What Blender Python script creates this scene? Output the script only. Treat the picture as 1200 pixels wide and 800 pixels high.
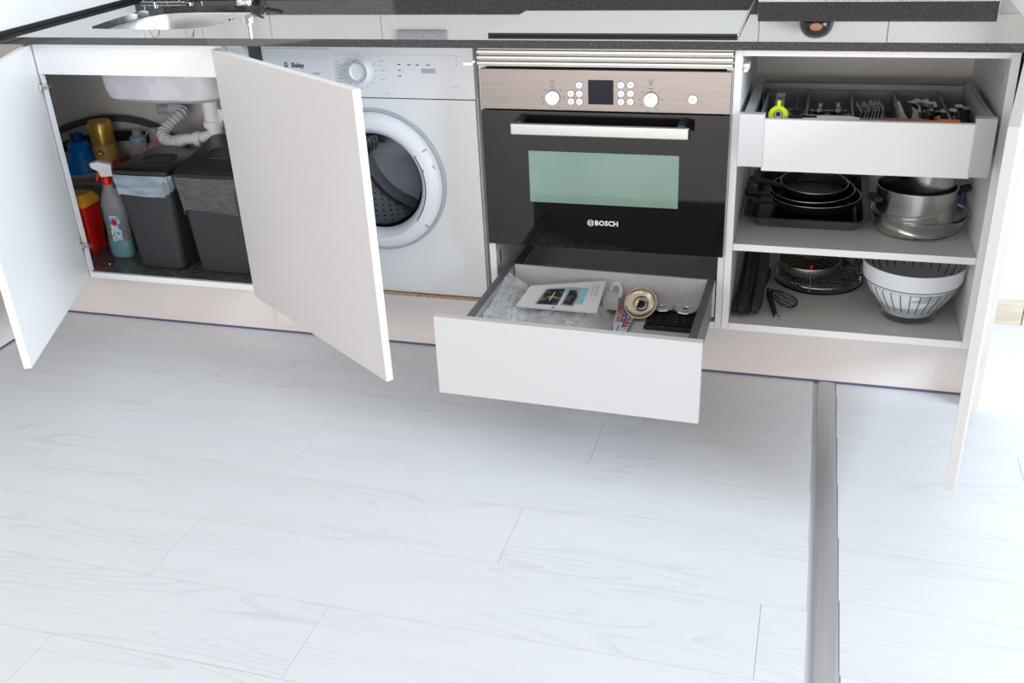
import bpy, bmesh, math, random
from mathutils import Matrix, Vector
random.seed(7)
for o in list(bpy.data.objects): bpy.data.objects.remove(o)
SC = bpy.context.scene
COL = SC.collection
PI = math.pi

# ------------------------------------------------------------------ camera
cam = bpy.data.cameras.new('camera'); co = bpy.data.objects.new('camera', cam); COL.objects.link(co)
R = ((0.9589830756814124, -0.26998216589641383, -0.08637760505188656),
     (0.27956522396242767, 0.8504529475485353, 0.44561538298946307),
     (-0.04684811743769502, -0.4514857850518546, 0.8910476080371096))
M = Matrix(((R[0][0], R[0][2], -R[0][1], 0.7867), (R[1][0], R[1][2], -R[1][1], -2.3450),
            (R[2][0], R[2][2], -R[2][1], 1.3093), (0, 0, 0, 1)))
co.matrix_world = M
cam.sensor_width = 36; cam.lens = 36 * 1183.5 / 1200; cam.clip_start = .05
SC.camera = co

# ------------------------------------------------------------------ light
w = bpy.data.worlds.new('room_daylight'); SC.world = w; w.use_nodes = True
w.node_tree.nodes['Background'].inputs[0].default_value = (1.0, .95, .915, 1)
w.node_tree.nodes['Background'].inputs[1].default_value = 0.64
def area(name, loc, target, sx, sy, power, col):
    l = bpy.data.lights.new(name, 'AREA'); l.shape = 'RECTANGLE'; l.size = sx; l.size_y = sy
    l.energy = power; l.color = col
    o = bpy.data.objects.new(name, l); COL.objects.link(o); o.location = loc
    o.rotation_euler = (Vector(target) - Vector(loc)).to_track_quat('-Z', 'Y').to_euler()
    return o
area('window_daylight', (4.8, -1.9, 1.9), (-.6, -.4, .3), 2.2, 1.7, 285, (.74, .87, 1.0))
area('room_fill_behind', (.2, -4.4, .82), (0, 0, .5), 3.4, 1.2, 78, (1.0, .95, .92))  # low fill light added behind the camera to brighten fronts and cabinet interiors
SC.view_settings.view_transform = 'Standard'; SC.view_settings.look = 'None'
SC.view_settings.gamma = 1; SC.view_settings.use_curve_mapping = False
SC.view_settings.exposure = 0.0

# ------------------------------------------------------------------ materials
MT = {}
def mat(name, col=(.8, .8, .8), rough=.5, metal=0, spec=.5, trans=0, ior=1.45, coat=0, coat_ior=1.5, alpha=1):
    if name in MT: return MT[name]
    m = bpy.data.materials.new(name); m.use_nodes = True; b = m.node_tree.nodes['Principled BSDF']
    b.inputs['Base Color'].default_value = (*col, 1); b.inputs['Roughness'].default_value = rough
    b.inputs['Metallic'].default_value = metal; b.inputs['Specular IOR Level'].default_value = spec
    b.inputs['Transmission Weight'].default_value = trans; b.inputs['IOR'].default_value = ior
    b.inputs['Coat Weight'].default_value = coat; b.inputs['Coat IOR'].default_value = coat_ior
    b.inputs['Coat Roughness'].default_value = .02; b.inputs['Alpha'].default_value = alpha
    MT[name] = m; return m
def N(m, t, **k):
    n = m.node_tree.nodes.new(t)
    for a, v in k.items(): setattr(n, a, v)
    return n
def L(m, a, b): m.node_tree.links.new(a, b)
def noise_mix(m, c1, c2, scale=(1, 1, 1), ns=10, detail=4, lo=.4, hi=.6, bump=0, coords='Object', rough=None, dist=0):
    """mix two base colours with a noise in object space, optional bump and roughness range"""
    b = m.node_tree.nodes['Principled BSDF']
    tc = N(m, 'ShaderNodeTexCoord'); mp = N(m, 'ShaderNodeMapping'); mp.inputs['Scale'].default_value = scale
    L(m, tc.outputs[coords], mp.inputs[0])
    nz = N(m, 'ShaderNodeTexNoise'); nz.inputs['Scale'].default_value = ns; nz.inputs['Detail'].default_value = detail
    nz.inputs['Distortion'].default_value = dist
    L(m, mp.outputs[0], nz.inputs['Vector'])
    r = N(m, 'ShaderNodeValToRGB'); r.color_ramp.elements[0].position = lo; r.color_ramp.elements[1].position = hi
    r.color_ramp.elements[0].color = (*c1, 1); r.color_ramp.elements[1].color = (*c2, 1)
    L(m, nz.outputs[0], r.inputs[0]); L(m, r.outputs[0], b.inputs['Base Color'])
    if bump:
        bp = N(m, 'ShaderNodeBump'); bp.inputs['Strength'].default_value = bump; bp.inputs['Distance'].default_value = .002
        L(m, nz.outputs[0], bp.inputs['Height']); L(m, bp.outputs[0], b.inputs['Normal'])
    if rough:
        mr = N(m, 'ShaderNodeMapRange'); mr.inputs['To Min'].default_value = rough[0]; mr.inputs['To Max'].default_value = rough[1]
        L(m, nz.outputs[0], mr.inputs[0]); L(m, mr.outputs[0], b.inputs['Roughness'])
    return m

LAC = noise_mix(mat('satin_greige_front', rough=.38), (.60, .575, .56), (.615, .59, .575), ns=3)
PLN = noise_mix(mat('pinkish_plinth_board', rough=.42), (.70, .655, .63), (.72, .67, .645), ns=4)
WHT = noise_mix(mat('white_melamine', rough=.45), (.78, .775, .765), (.80, .795, .785), ns=400, detail=2)
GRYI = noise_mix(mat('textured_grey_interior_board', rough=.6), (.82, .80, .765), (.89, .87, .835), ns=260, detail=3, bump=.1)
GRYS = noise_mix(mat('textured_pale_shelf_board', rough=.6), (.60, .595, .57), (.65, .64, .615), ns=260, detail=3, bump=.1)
EDGE = mat('white_edge_band', (.86, .865, .87), .4)
CHIP = noise_mix(mat('raw_chipboard_edge', rough=.9), (.50, .30, .16), (.72, .52, .34), ns=160, detail=3)
LINER = noise_mix(mat('dark_glossy_shelf_liner', rough=.22), (.045, .05, .055), (.10, .105, .11), ns=90)
GRAN = mat('polished_dark_granite', (.03, .03, .03), .045, spec=.5, ior=1.6, coat=1, coat_ior=1.6)
noise_mix(GRAN, (.014, .013, .014), (.13, .125, .12), ns=330, detail=3, lo=.52, hi=.74)
TILE = noise_mix(mat('glazed_white_wall_tile', rough=.25), (.84, .835, .80), (.86, .855, .825), ns=2)
WALL = noise_mix(mat('white_wall_paint', rough=.8), (.86, .86, .85), (.88, .88, .87), ns=6)
STEEL = mat('polished_steel', (.62, .61, .60), .18, metal=1)
noise_mix(STEEL, (.58, .57, .55), (.70, .69, .67), scale=(1, 1, 6), ns=6, rough=(.12, .3))
BRUSH = mat('brushed_steel', (.36, .32, .30), .35, metal=1)
noise_mix(BRUSH, (.27, .238, .220), (.31, .276, .256), scale=(2, 2, 160), ns=5, rough=(.3, .46))
ALU = mat('satin_aluminium', (.52, .51, .49), .38, metal=1)
CHROME = mat('chrome', (.82, .82, .82), .08, metal=1)
NICK = noise_mix(mat('hinge_nickel', rough=.25, metal=1), (.62, .6, .56), (.75, .73, .7), ns=40)
BLKG = mat('black_oven_glass', (.006, .006, .007), .03, spec=.5, ior=1.5)
WINDG = mat('green_tinted_oven_window', (.20, .30, .25), .05, spec=.6)
noise_mix(WINDG, (.20, .31, .255), (.225, .335, .28), ns=4)
HOBG = mat('black_hob_glass', (.01, .01, .01), .02, spec=1, ior=2.0, coat=1, coat_ior=1.9)
BLK = mat('black_plastic', (.018, .018, .02), .45)
BIN = noise_mix(mat('charcoal_bin_plastic', rough=.55), (.022, .023, .026), (.036, .037, .041), ns=300, detail=2, bump=.2)
LIDM = mat('black_lid_plastic', (.012, .012, .013), .32)
NONST = mat('black_nonstick_coating', (.012, .012, .013), .35, spec=.35)
TRAY = noise_mix(mat('dark_enamelled_tray_steel', rough=.35, metal=.7), (.11, .105, .105), (.16, .155, .15), ns=12)
WPL = mat('white_plastic', (.80, .82, .83), .35)
WASH = mat('white_appliance_enamel', (.80, .815, .825), .28, spec=.5)
WASHP = mat('white_appliance_plastic', (.80, .81, .83), .35)
RING = mat('silver_blue_ring_plastic', (.42, .47, .51), .3)
RINGP = mat('pale_blue_grey_plastic', (.66, .68, .75), .35)
PRINT = mat('grey_print', (.35, .36, .38), .6)
DPRINT = mat('dark_print', (.06, .06, .07), .6)
LPRINT = mat('pale_print', (.86, .86, .86), .6)
WGLASS = mat('smoked_door_glass', (.80, .82, .85), .01, trans=1, ior=1.2)
GLASS = mat('clear_glass', (.93, .95, .95), .02, trans=1, ior=1.45)
CPL = mat('clear_plastic_shell', (.85, .90, .92), .06, alpha=.20)
DRWG = mat('grey_drawer_steel', (.46, .46, .48), .42, metal=.3)
DRWD = mat('dark_grey_drawer_profile', (.15, .155, .165), .4, metal=.3)
DRWB = noise_mix(mat('grey_drawer_base', rough=.5), (.62, .61, .62), (.67, .66, .67), ns=60)
SILV = mat('silver_grey_drawer_cap', (.60, .61, .63), .42, metal=.15)
LGPL = mat('pale_drawer_front', (.76, .765, .765), .4)
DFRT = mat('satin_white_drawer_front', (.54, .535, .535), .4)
CTRAY = mat('blue_grey_tray_plastic', (.30, .335, .37), .45)
PIPE = mat('white_drain_plastic', (.75, .77, .80), .4)
HOSE = mat('grey_rubber_hose', (.10, .10, .10), .5)
BLUE = mat('blue_bottle_plastic', (.0, .24, .78), .32)
DBLUE = mat('dark_blue_cap', (.0, .05, .30), .35)
GOLD = mat('gold_spray_can', (.62, .40, .08), .3, metal=.55)
GOLDL = mat('amber_label', (.48, .34, .10), .4)
RED = mat('red_plastic', (.75, .012, .01), .3)
YEL = mat('yellow_lid_plastic', (.85, .42, .03), .4)
TEAL = mat('teal_liquid', (.0, .36, .40), .12, trans=.35, ior=1.33)
TEALP = mat('teal_plastic', (.01, .30, .30), .3)
PINK = mat('pink_plastic', (.72, .33, .36), .4)
LABELM = mat('blue_bottle_label', (.10, .22, .45), .4)
noise_mix(LABELM, (.10, .22, .45), (.62, .68, .75), ns=70, lo=.45, hi=.56)
BAG = mat('black_bin_liner_film', (.05, .05, .055), .22, spec=.8)
noise_mix(BAG, (.055, .055, .06), (.085, .085, .09), scale=(3, 1, 9), ns=13, bump=1.0, dist=1.5)
BAGG = mat('grey_blue_bin_liner_film', (.22, .28, .33), .3)
noise_mix(BAGG, (.20, .26, .31), (.30, .36, .41), scale=(1, 1, 4), ns=14, bump=.6)
for m_ in (BAG, BAGG):
    for n_ in m_.node_tree.nodes:
        if n_.type == 'BUMP': n_.inputs['Distance'].default_value = .005
FILM = mat('crinkled_clear_film', (.88, .92, .96), .15, alpha=.5)
noise_mix(FILM, (.90, .93, .96), (.97, .98, 1), ns=40, bump=1.0)
PAPER = mat('white_paper', (.82, .82, .82), .7)
CYAN = mat('cyan_print', (.30, .66, .72), .6)
PHOTO = mat('dark_printed_picture', (.04, .04, .045), .5)
noise_mix(PHOTO, (.03, .03, .035), (.22, .21, .2), ns=45, lo=.5, hi=.7)
PHGREY = mat('silver_printed_picture', (.45, .44, .45), .5)
BPRINT = mat('blue_print', (.03, .13, .45), .5)
RPRINT = mat('red_print', (.75, .05, .03), .5)
YPAP = mat('cream_print', (.85, .75, .35), .6)
IRON = noise_mix(mat('cast_iron_black', rough=.6), (.012, .012, .013), (.03, .03, .032), ns=60)
NICKB = mat('brass_tinted_steel', (.66, .56, .44), .22, metal=1)
LIME = mat('lime_plastic', (.62, .78, .02), .3)
ORNG = mat('orange_plastic', (.95, .22, .01), .35)
CER = mat('dark_glazed_ceramic', (.02, .02, .022), .12)
SPOT = mat('terracotta_glaze', (.62, .25, .15), .3)
STRIP = noise_mix(mat('grey_aluminium_strip', rough=.38, metal=.6), (.50, .50, .52), (.54, .54, .56), scale=(60, 1, 1), ns=4)
SEAL = mat('violet_grey_plinth_seal', (.10, .10, .20), .5)
DISP = mat('dark_violet_display', (.012, .010, .02), .2, spec=.25)
COLAN = mat('white_colander_plastic', (.76, .79, .84), .35)
SLOT = mat('colander_slot_shadow_grey', (.12, .12, .12), .7)
STEAMM = mat('dull_perforated_steel', (.40, .37, .34), .35, metal=.9)
DRUM = mat('perforated_drum_steel', (.62, .63, .66), .3, metal=1)
RUB = mat('dark_door_gasket', (.06, .065, .07), .5)

# whitewashed oak planks: contour lines of a stretched noise, offset per plank
OAK = mat('whitewashed_oak_laminate', (.8, .82, .84), .42, spec=.4)
def oak(m, base, line, tex):
    b = m.node_tree.nodes['Principled BSDF']
    tc = N(m, 'ShaderNodeTexCoord'); oi = N(m, 'ShaderNodeObjectInfo')
    sc = N(m, 'ShaderNodeVectorMath', operation='SCALE'); sc.inputs[0].default_value = (37, 11, 5); L(m, oi.outputs['Random'], sc.inputs['Scale'])
    ad = N(m, 'ShaderNodeVectorMath', operation='ADD'); L(m, tc.outputs[tex], ad.inputs[0]); L(m, sc.outputs[0], ad.inputs[1])
    mp = N(m, 'ShaderNodeMapping'); mp.inputs['Scale'].default_value = (.75, 8.0, 8.0); L(m, ad.outputs[0], mp.inputs[0])
    n1 = N(m, 'ShaderNodeTexNoise'); n1.inputs['Scale'].default_value = 1.0; n1.inputs['Detail'].default_value = 1.2; n1.inputs['Roughness'].default_value = .35
    L(m, mp.outputs[0], n1.inputs['Vector'])
    mu = N(m, 'ShaderNodeMath', operation='MULTIPLY'); mu.inputs[1].default_value = 24; L(m, n1.outputs[0], mu.inputs[0])
    fr = N(m, 'ShaderNodeMath', operation='FRACT'); L(m, mu.outputs[0], fr.inputs[0])
    rp = N(m, 'ShaderNodeValToRGB'); e = rp.color_ramp.elements
    e[0].position = 0; e[0].color = (1, 1, 1, 1); e[1].position = 1; e[1].color = (0, 0, 0, 1)
    x = rp.color_ramp.elements.new(.35); x.color = (.1, .1, .1, 1); x = rp.color_ramp.elements.new(.86); x.color = (.15, .15, .15, 1)
    L(m, fr.outputs[0], rp.inputs[0])
    # fade rings in and out
    mp2 = N(m, 'ShaderNodeMapping'); mp2.inputs['Scale'].default_value = (1.1, 9, 9); L(m, ad.outputs[0], mp2.inputs[0])
    n3 = N(m, 'ShaderNodeTexNoise'); n3.inputs['Scale'].default_value = 1.3; L(m, mp2.outputs[0], n3.inputs['Vector'])
    mr3 = N(m, 'ShaderNodeMapRange'); mr3.inputs['From Min'].default_value = .38; mr3.inputs['From Max'].default_value = .65; L(m, n3.outputs[0], mr3.inputs[0])
    m3 = N(m, 'ShaderNodeMath', operation='MULTIPLY'); L(m, rp.outputs[0], m3.inputs[0]); L(m, mr3.outputs[0], m3.inputs[1])
    # fine pores
    mp4 = N(m, 'ShaderNodeMapping'); mp4.inputs['Scale'].default_value = (14, 320, 320); L(m, ad.outputs[0], mp4.inputs[0])
    n4 = N(m, 'ShaderNodeTexNoise'); n4.inputs['Scale'].default_value = 1; n4.inputs['Detail'].default_value = 2; L(m, mp4.outputs[0], n4.inputs['Vector'])
    m4 = N(m, 'ShaderNodeMapRange'); m4.inputs['From Min'].default_value = .45; m4.inputs['From Max'].default_value = .8; m4.inputs['To Max'].default_value = .45; L(m, n4.outputs[0], m4.inputs[0])
    su = N(m, 'ShaderNodeMath', operation='ADD'); su.use_clamp = True; L(m, m3.outputs[0], su.inputs[0]); L(m, m4.outputs[0], su.inputs[1])
    mx = N(m, 'ShaderNodeMix', data_type='RGBA'); mx.inputs[6].default_value = (*base, 1); mx.inputs[7].default_value = (*line, 1)
    L(m, su.outputs[0], mx.inputs[0]); L(m, mx.outputs[2], b.inputs['Base Color'])
    bp = N(m, 'ShaderNodeBump'); bp.inputs['Strength'].default_value = .12; bp.inputs['Distance'].default_value = .001; bp.invert = True
    L(m, su.outputs[0], bp.inputs['Height']); L(m, bp.outputs[0], b.inputs['Normal'])
oak(OAK, (.72, .74, .765), (.625, .645, .67), 'Object')
SUB = mat('floor_joint_grey', (.55, .57, .60), .8)
OAKB = mat('pale_wood_skirting', (.76, .70, .62), .5)
noise_mix(OAKB, (.62, .55, .46), (.52, .44, .34), scale=(1.5, 1.5, 14), ns=5, lo=.35, hi=.65)

# ------------------------------------------------------------------ mesh helpers
def tag(o, label=None, cat=None, group=None, kind=None):
    if label: o['label'] = label
    if cat: o['category'] = cat
    if group: o['group'] = group
    if kind: o['kind'] = kind
    return o
def thing(name, loc, label, cat, group=None, rot=(0, 0, 0)):
    o = bpy.data.objects.new(name, None); COL.objects.link(o); o.location = loc; o.rotation_euler = rot
    o.empty_display_size = .02; tag(o, label, cat, group); return o
def mw(o):
    m = Matrix.LocRotScale(Vector(o.location), o.rotation_euler, None)
    return mw(o.parent) @ m if o.parent else m
class B:
    def __init__(s): s.b = bmesh.new(); s.boxy = False
    def box(s, x0, x1, y0, y1, z0, z1, bev=0, seg=2, m=None):
        s.boxy = True
        r = bmesh.ops.create_cube(s.b, size=1)
        vs = r['verts']
        for v in vs: v.co = Vector(((x0 + x1) / 2 + v.co.x * (x1 - x0), (y0 + y1) / 2 + v.co.y * (y1 - y0), (z0 + z1) / 2 + v.co.z * (z1 - z0)))
        if bev:
            es = list({e for v in vs for e in v.link_edges})
            r = bmesh.ops.bevel(s.b, geom=es + vs, offset=bev, segments=seg, profile=.5, affect='EDGES')
            vs = list({v for f in r['faces'] for v in f.verts} | {v for v in vs if v.is_valid})
        if m:
            for v in vs: v.co = m @ v.co
        return s
    def lathe(s, prof, c=(0, 0, 0), n=40, axis='Z', sx=1, sy=1, m=None):
        """prof: list of (r,z); closed ends when r==0"""
        rings = []
        for r, z in prof:
            if r < 1e-6: rings.append([s.b.verts.new((0, 0, z))])
            else: rings.append([s.b.verts.new((r * sx * math.cos(2 * PI * i / n), r * sy * math.sin(2 * PI * i / n), z)) for i in range(n)])
        for a, b in zip(rings, rings[1:]):
            if len(a) == 1 and len(b) == 1: continue
            for i in range(n):
                j = (i + 1) % n
                try:
                    if len(a) == 1: s.b.faces.new((a[0], b[j], b[i]))
                    elif len(b) == 1: s.b.faces.new((a[i], a[j], b[0]))
                    else: s.b.faces.new((a[i], a[j], b[j], b[i]))
                except ValueError: pass
        T = Matrix.Translation(c)
        if axis == 'Y': T = T @ Matrix.Rotation(PI / 2, 4, 'X')      # local +z -> world -y
        if axis == 'X': T = T @ Matrix.Rotation(PI / 2, 4, 'Y')
        if m: T = m @ T
        for rg in rings:
            for v in rg: v.co = T @ v.co
        return s
    def tube(s, pts, r, n=10, closed=False, smooth=0, cap=True):
        pts = [Vector(p) for p in pts]
        for _ in range(smooth):
            q = []
            k = len(pts)
            rng = range(k if closed else k - 1)
            if not closed: q.append(pts[0])
            for i in rng:
                a, b = pts[i], pts[(i + 1) % k]; q += [a * .75 + b * .25, a * .25 + b * .75]
            if not closed: q.append(pts[-1])
            pts = q
        k = len(pts); rr = r if isinstance(r, (list, tuple)) else None
        rings = []; up = None
        for i, p in enumerate(pts):
            if closed: t = pts[(i + 1) % k] - pts[i - 1]
            else: t = pts[min(i + 1, k - 1)] - pts[max(i - 1, 0)]
            if t.length < 1e-9: t = Vector((0, 0, 1))
            t.normalize()
            if up is None: up = t.orthogonal().normalized()
            up = (up - t * up.dot(t))
            if up.length < 1e-6: up = t.orthogonal()
            up.normalize(); sd = t.cross(up)
            ra = r if rr is None else rr[0] + (rr[1] - rr[0]) * i / (k - 1)
            rings.append([s.b.verts.new(p + (up * math.cos(2 * PI * j / n) + sd * math.sin(2 * PI * j / n)) * ra) for j in range(n)])
        for i in range(k if closed else k - 1):
            a, b = rings[i], rings[(i + 1) % k]
            for j in range(n): s.b.faces.new((a[j], a[(j + 1) % n], b[(j + 1) % n], b[j]))
        if not closed and cap:
            s.b.faces.new(rings[0][::-1]); s.b.faces.new(rings[-1])
        return s
    def prism(s, poly, z0, z1, m=None):
        a = [s.b.verts.new((x, y, z0)) for x, y in poly]; b = [s.b.verts.new((x, y, z1)) for x, y in poly]
        n = len(poly)
        s.b.faces.new(a[::-1]); s.b.faces.new(b)
        for i in range(n): s.b.faces.new((a[i], a[(i + 1) % n], b[(i + 1) % n], b[i]))
        if m:
            for v in a + b: v.co = m @ v.co
        return s
    def loft(s, rings, cap0=True, cap1=True):
        rs = [[s.b.verts.new(p) for p in r] for r in rings]; n = len(rs[0])
        for a, b in zip(rs, rs[1:]):
            for i in range(n): s.b.faces.new((a[i], a[(i + 1) % n], b[(i + 1) % n], b[i]))
        if cap0: s.b.faces.new(rs[0][::-1])
        if cap1: s.b.faces.new(rs[-1])
        return s
    def build(s, name, material, parent=None, smooth=True, world=True, solid=0, sub=0):
        bmesh.ops.recalc_face_normals(s.b, faces=s.b.faces)
        me = bpy.data.meshes.new(name)
        if parent is not None and world:
            inv = mw(parent).inverted()
            for v in s.b.verts: v.co = inv @ v.co
        s.b.to_mesh(me); s.b.free()
        me.materials.append(material)
        if smooth:
            for p in me.polygons: p.use_smooth = True
            try: me.set_sharp_from_angle(angle=math.radians(35))
            except Exception: pass
        o = bpy.data.objects.new(name, me); COL.objects.link(o)
        if parent is not None: o.parent = parent
        if solid:
            md = o.modifiers.new('solid', 'SOLIDIFY'); md.thickness = solid; md.offset = 0
        if getattr(s, 'boxy', False) and smooth:
            md = o.modifiers.new('weighted', 'WEIGHTED_NORMAL'); md.keep_sharp = True; md.weight = 100
        if sub:
            md = o.modifiers.new('sub', 'SUBSURF'); md.levels = sub; md.render_levels = sub
        return o
def bx(name, material, parent, x0, x1, y0, y1, z0, z1, bev=.001, **k):
    return B().box(x0, x1, y0, y1, z0, z1, bev).build(name, material, parent, **k)
def text(s, size, mx, material, parent, name='lettering', ext=.0003, offset=0, spacing=1):
    cu = bpy.data.curves.new('t', 'FONT'); cu.body = s; cu.size = size; cu.extrude = ext; cu.align_x = 'CENTER'; cu.align_y = 'CENTER'
    cu.offset = offset; cu.space_character = spacing; cu.resolution_u = 2
    o = bpy.data.objects.new('t', cu); COL.objects.link(o)
    me = bpy.data.meshes.new_from_object(o.evaluated_get(bpy.context.evaluated_depsgraph_get()))
    bpy.data.objects.remove(o); me.name = name; me.materials.clear(); me.materials.append(material)
    me.transform(mw(parent).inverted() @ mx)
    q = bpy.data.objects.new(name, me); COL.objects.link(q); q.parent = parent; return q
def copy_tree(o, parent=None):
    c = o.copy(); COL.objects.link(c); c.parent = parent
    for ch in list(o.children): copy_tree(ch, c)
    return c
FR = Matrix.Rotation(PI / 2, 4, 'X')          # text plane facing -y
def rrect(x0, x1, y0, y1, r, n=5):
    p = []
    for cx, cy, a in ((x1 - r, y1 - r, 0), (x0 + r, y1 - r, 90), (x0 + r, y0 + r, 180), (x1 - r, y0 + r, 270)):
        for i in range(n + 1):
            t = math.radians(a + 90 * i / n); p.append((cx + r * math.cos(t), cy + r * math.sin(t)))
    return p

# ================================================================== SETTING
floor = bx('floor', SUB, None, -4.0, 4.2, -4.2, 3.2, -.03, -.0025, 0); tag(floor, kind='structure')
pm = {}
def plank(x0, x1, y0, y1):
    L_ = round(x1 - x0, 4); W_ = round(y1 - y0, 4)
    if (L_, W_) not in pm:
        b = B().box(-L_ / 2, L_ / 2, -W_ / 2, W_ / 2, -.0022, 0, .0003, 1)
        bmesh.ops.recalc_face_normals(b.b, faces=b.b.faces)
        me = bpy.data.meshes.new('plank'); b.b.to_mesh(me); b.b.free(); me.materials.append(OAK); pm[(L_, W_)] = me
    o = bpy.data.objects.new('plank', pm[(L_, W_)]); COL.objects.link(o); o.parent = floor
    o.location = ((x0 + x1) / 2, (y0 + y1) / 2, 0)
G = .0004; PW = .192
offs = {-1.214: -.51, -1.022: -.03, -.83: -.43, -.638: .25, -.446: -.33, -.254: .352, -.062: -.75}
for k in range(-15, 6):                                    # rows left of the metal strip
    yt = -.062 + PW * k
    key = min(offs, key=lambda a: abs(a - yt)); jx = offs[key] if abs(key - yt) < .01 else random.uniform(-.6, .6)
    # row is [yt-PW, yt]
    if k > 0 and yt > .8: continue
    xs = [jx + 1.196 * i for i in range(-4, 3)]
    edges = [-3.4] + [x for x in xs if -3.3 < x < .80] + [.845 - (yt + .5) * .012]
    for a, b_ in zip(edges, edges[1:]): plank(a + G, b_ - G, yt - PW + G, yt - G)
for k in range(-15, 16):                                   # rows right of it, the joints sit differently
    yt = -.02 + PW * k; jx = random.uniform(1.15, 1.9)
    edges = [.902 - (yt + .5) * .012] + [x for x in (jx, jx + 1.196) if x < 3.5] + [3.6]
    for a, b_ in zip(edges, edges[1:]): plank(a + G, b_ - G, yt - PW + G, yt - G)
b = B()
a0 = Vector((.8484, .051)); a1 = Vector((.8612, -1.0061)); d = (a1 - a0) / (a1.y - a0.y) * -1
def sx_(y): return a0.x + (a1.x - a0.x) * (y - a0.y) / (a1.y - a0.y)
prof = [(0, -.002), (.002, .0022), (.008, .0036), (.022, .0042), (.037, .0036), (.0425, .0022), (.0445, -.002)]
b.loft([[(sx_(y) + px, y, pz) for px, pz in prof] for y in (.05, -3.2)])
tag(b.build('trim_1', STRIP, None), kind='structure')

# back wall with tiles
wb = bx('wall_back', WALL, None, -2.1, 1.30, .625, .72, 0, 2.5, 0); tag(wb, kind='structure')
tx = [-2.0, -1.396, -1.15, -.90, -.52, .612, .95, 1.296]
tm = {}
for zi, (z0, z1) in enumerate(((.920, 1.32), (1.322, 1.72), (1.722, 2.1))):
    for x0, x1 in zip(tx, tx[1:]):
        tag_o = bx('tile', TILE, wb, x0 + .001, x1 - .001, .612, .626, z0, z1 - .002, .0008)
tag(bx('wall_left', WALL, None, -1.98, -1.372, -.035, .61, .884, 2.5, 0), kind='structure')
tag(bx('trim_2', BLK, None, -1.98, -1.366, -.038, .612, .8725, .8838, .001), kind='structure')
tag(bx('wall_far_left', WALL, None, -2.15, -1.99, -3.0, .72, 0, 2.5, 0), kind='structure')
# right pier and wall beyond
tag(bx('wall_right', WALL, None, 1.302, 1.385, .505, 1.65, 0, 2.5, .002), kind='structure')
tag(bx('wall_beyond', WALL, None, 1.386, 3.2, 1.62, 1.72, 0, 2.5, 0), kind='structure')
b = B().box(1.225, 1.392, .492, .504, .0, .072, .002).box(1.3855, 1.398, .492, 1.61, .0, .072, .002)
tag(b.build('baseboard_right', OAKB), kind='structure')
tag(bx('baseboard_beyond', OAKB, None, 1.40, 3.2, 1.606, 1.619, 0, .072, .002), kind='structure')

# ================================================================== WORKTOP
def solve_plate(outer, inner, z0, z1):
    bm = bmesh.new(); rings = []
    for loop in (outer, inner):
        vs = [bm.verts.new((x, y, z1)) for x, y in loop]
        for i in range(len(vs)): bm.edges.new((vs[i], vs[(i + 1) % len(vs)]))
        rings.append(vs)
    bmesh.ops.triangle_fill(bm, use_beauty=True, use_dissolve=False, edges=bm.edges[:])
    top = bm.faces[:]
    r = bmesh.ops.extrude_face_region(bm, geom=top)
    for v in [g for g in r['geom'] if isinstance(g, bmesh.types.BMVert)]: v.co.z = z0
    x = B(); x.b.free(); x.b = bm; return x
sink_out = [(-1.165, .100), (-1.10, .093), (-1.0, .091), (-.92, .092), (-.875, .096), (-.845, .108), (-.822, .128), (-.809, .155), (-.805, .215), (-.806, .30), (-.808, .385), (-.812, .44),
            (-.825, .466), (-.855, .482), (-.90, .488), (-.98, .490), (-1.075, .490), (-1.14, .482), (-1.176, .462), (-1.20, .42), (-1.208, .374), (-1.203, .284), (-1.194, .19), (-1.186, .13), (-1.179, .108)]
wt = thing('worktop', (0, .3, .853), 'polished black speckled granite worktop running along all the cabinets', 'worktop')
outer = [(-1.372, -.030), (1.224, -.030), (1.224, .595), (-1.98, .595), (-1.98, -1.1), (-1.404, -1.1), (-1.404, -.030)]
b = solve_plate(outer, sink_out, .853, .872)
b.build('slab', GRAN, wt, smooth=False)
bx('upstand', GRAN, wt, -1.365, .605, .590, .611, .8722, .917, .0015)
# ledge at the right end of the back
lg = thing('granite_ledge', (.9, .56, .872), 'long raised black granite ledge at the back right end of the worktop', 'ledge')
bx('ledge_block', GRAN, lg, .612, 1.205, .530, .611, .8722, .926, .003)
bx('cap_strip', STEEL, lg, .612, 1.205, .5285, .5305, .8725, .8745, .0003)
v = thing('round_vase', (.765, .572, .926), 'round black glazed vase with terracotta spot standing on the granite ledge', 'vase')
B().lathe([(0, 0), (.040, 0), (.045, .003), (.0445, .014), (.040, .028), (.031, .040), (.018, .047), (0, .050)], (.765, .572, .9262), 36).build('body', CER, v)
B().lathe([(0, 0), (.016, .001), (.016, .003), (0, .0045)], (.765, .5285, .938), 20, axis='Y', sy=.6).build('spot', SPOT, v)
# socket on the tiles
so = thing('wall_socket', (-.384, .611, .97), 'grey framed double wall socket on the white tiles behind the worktop', 'socket')
bx('frame', RING, so, -.466, -.304, .602, .6125, .965, 1.045, .003)
for x in (-.425, -.345): bx('socket_insert', DRWG, so, x - .034, x + .034, .6005, .6025, .971, 1.039, .001)

# hob
hb = thing('induction_hob', (.31, .25, .872), 'flat black glass hob set on the worktop above the oven', 'hob')
bx('glass_plate', HOBG, hb, .018, .601, .024, .535, .8722, .8775, .0015)
bx('front_edge_trim', BLK, hb, .016, .603, .0195, .0235, .8722, .879, .001)
for x0, x1 in ((.6015, .6045),): bx('side_edge_trim', STEEL, hb, x0, x1, .0195, .537, .8722, .8785, .0008)

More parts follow.
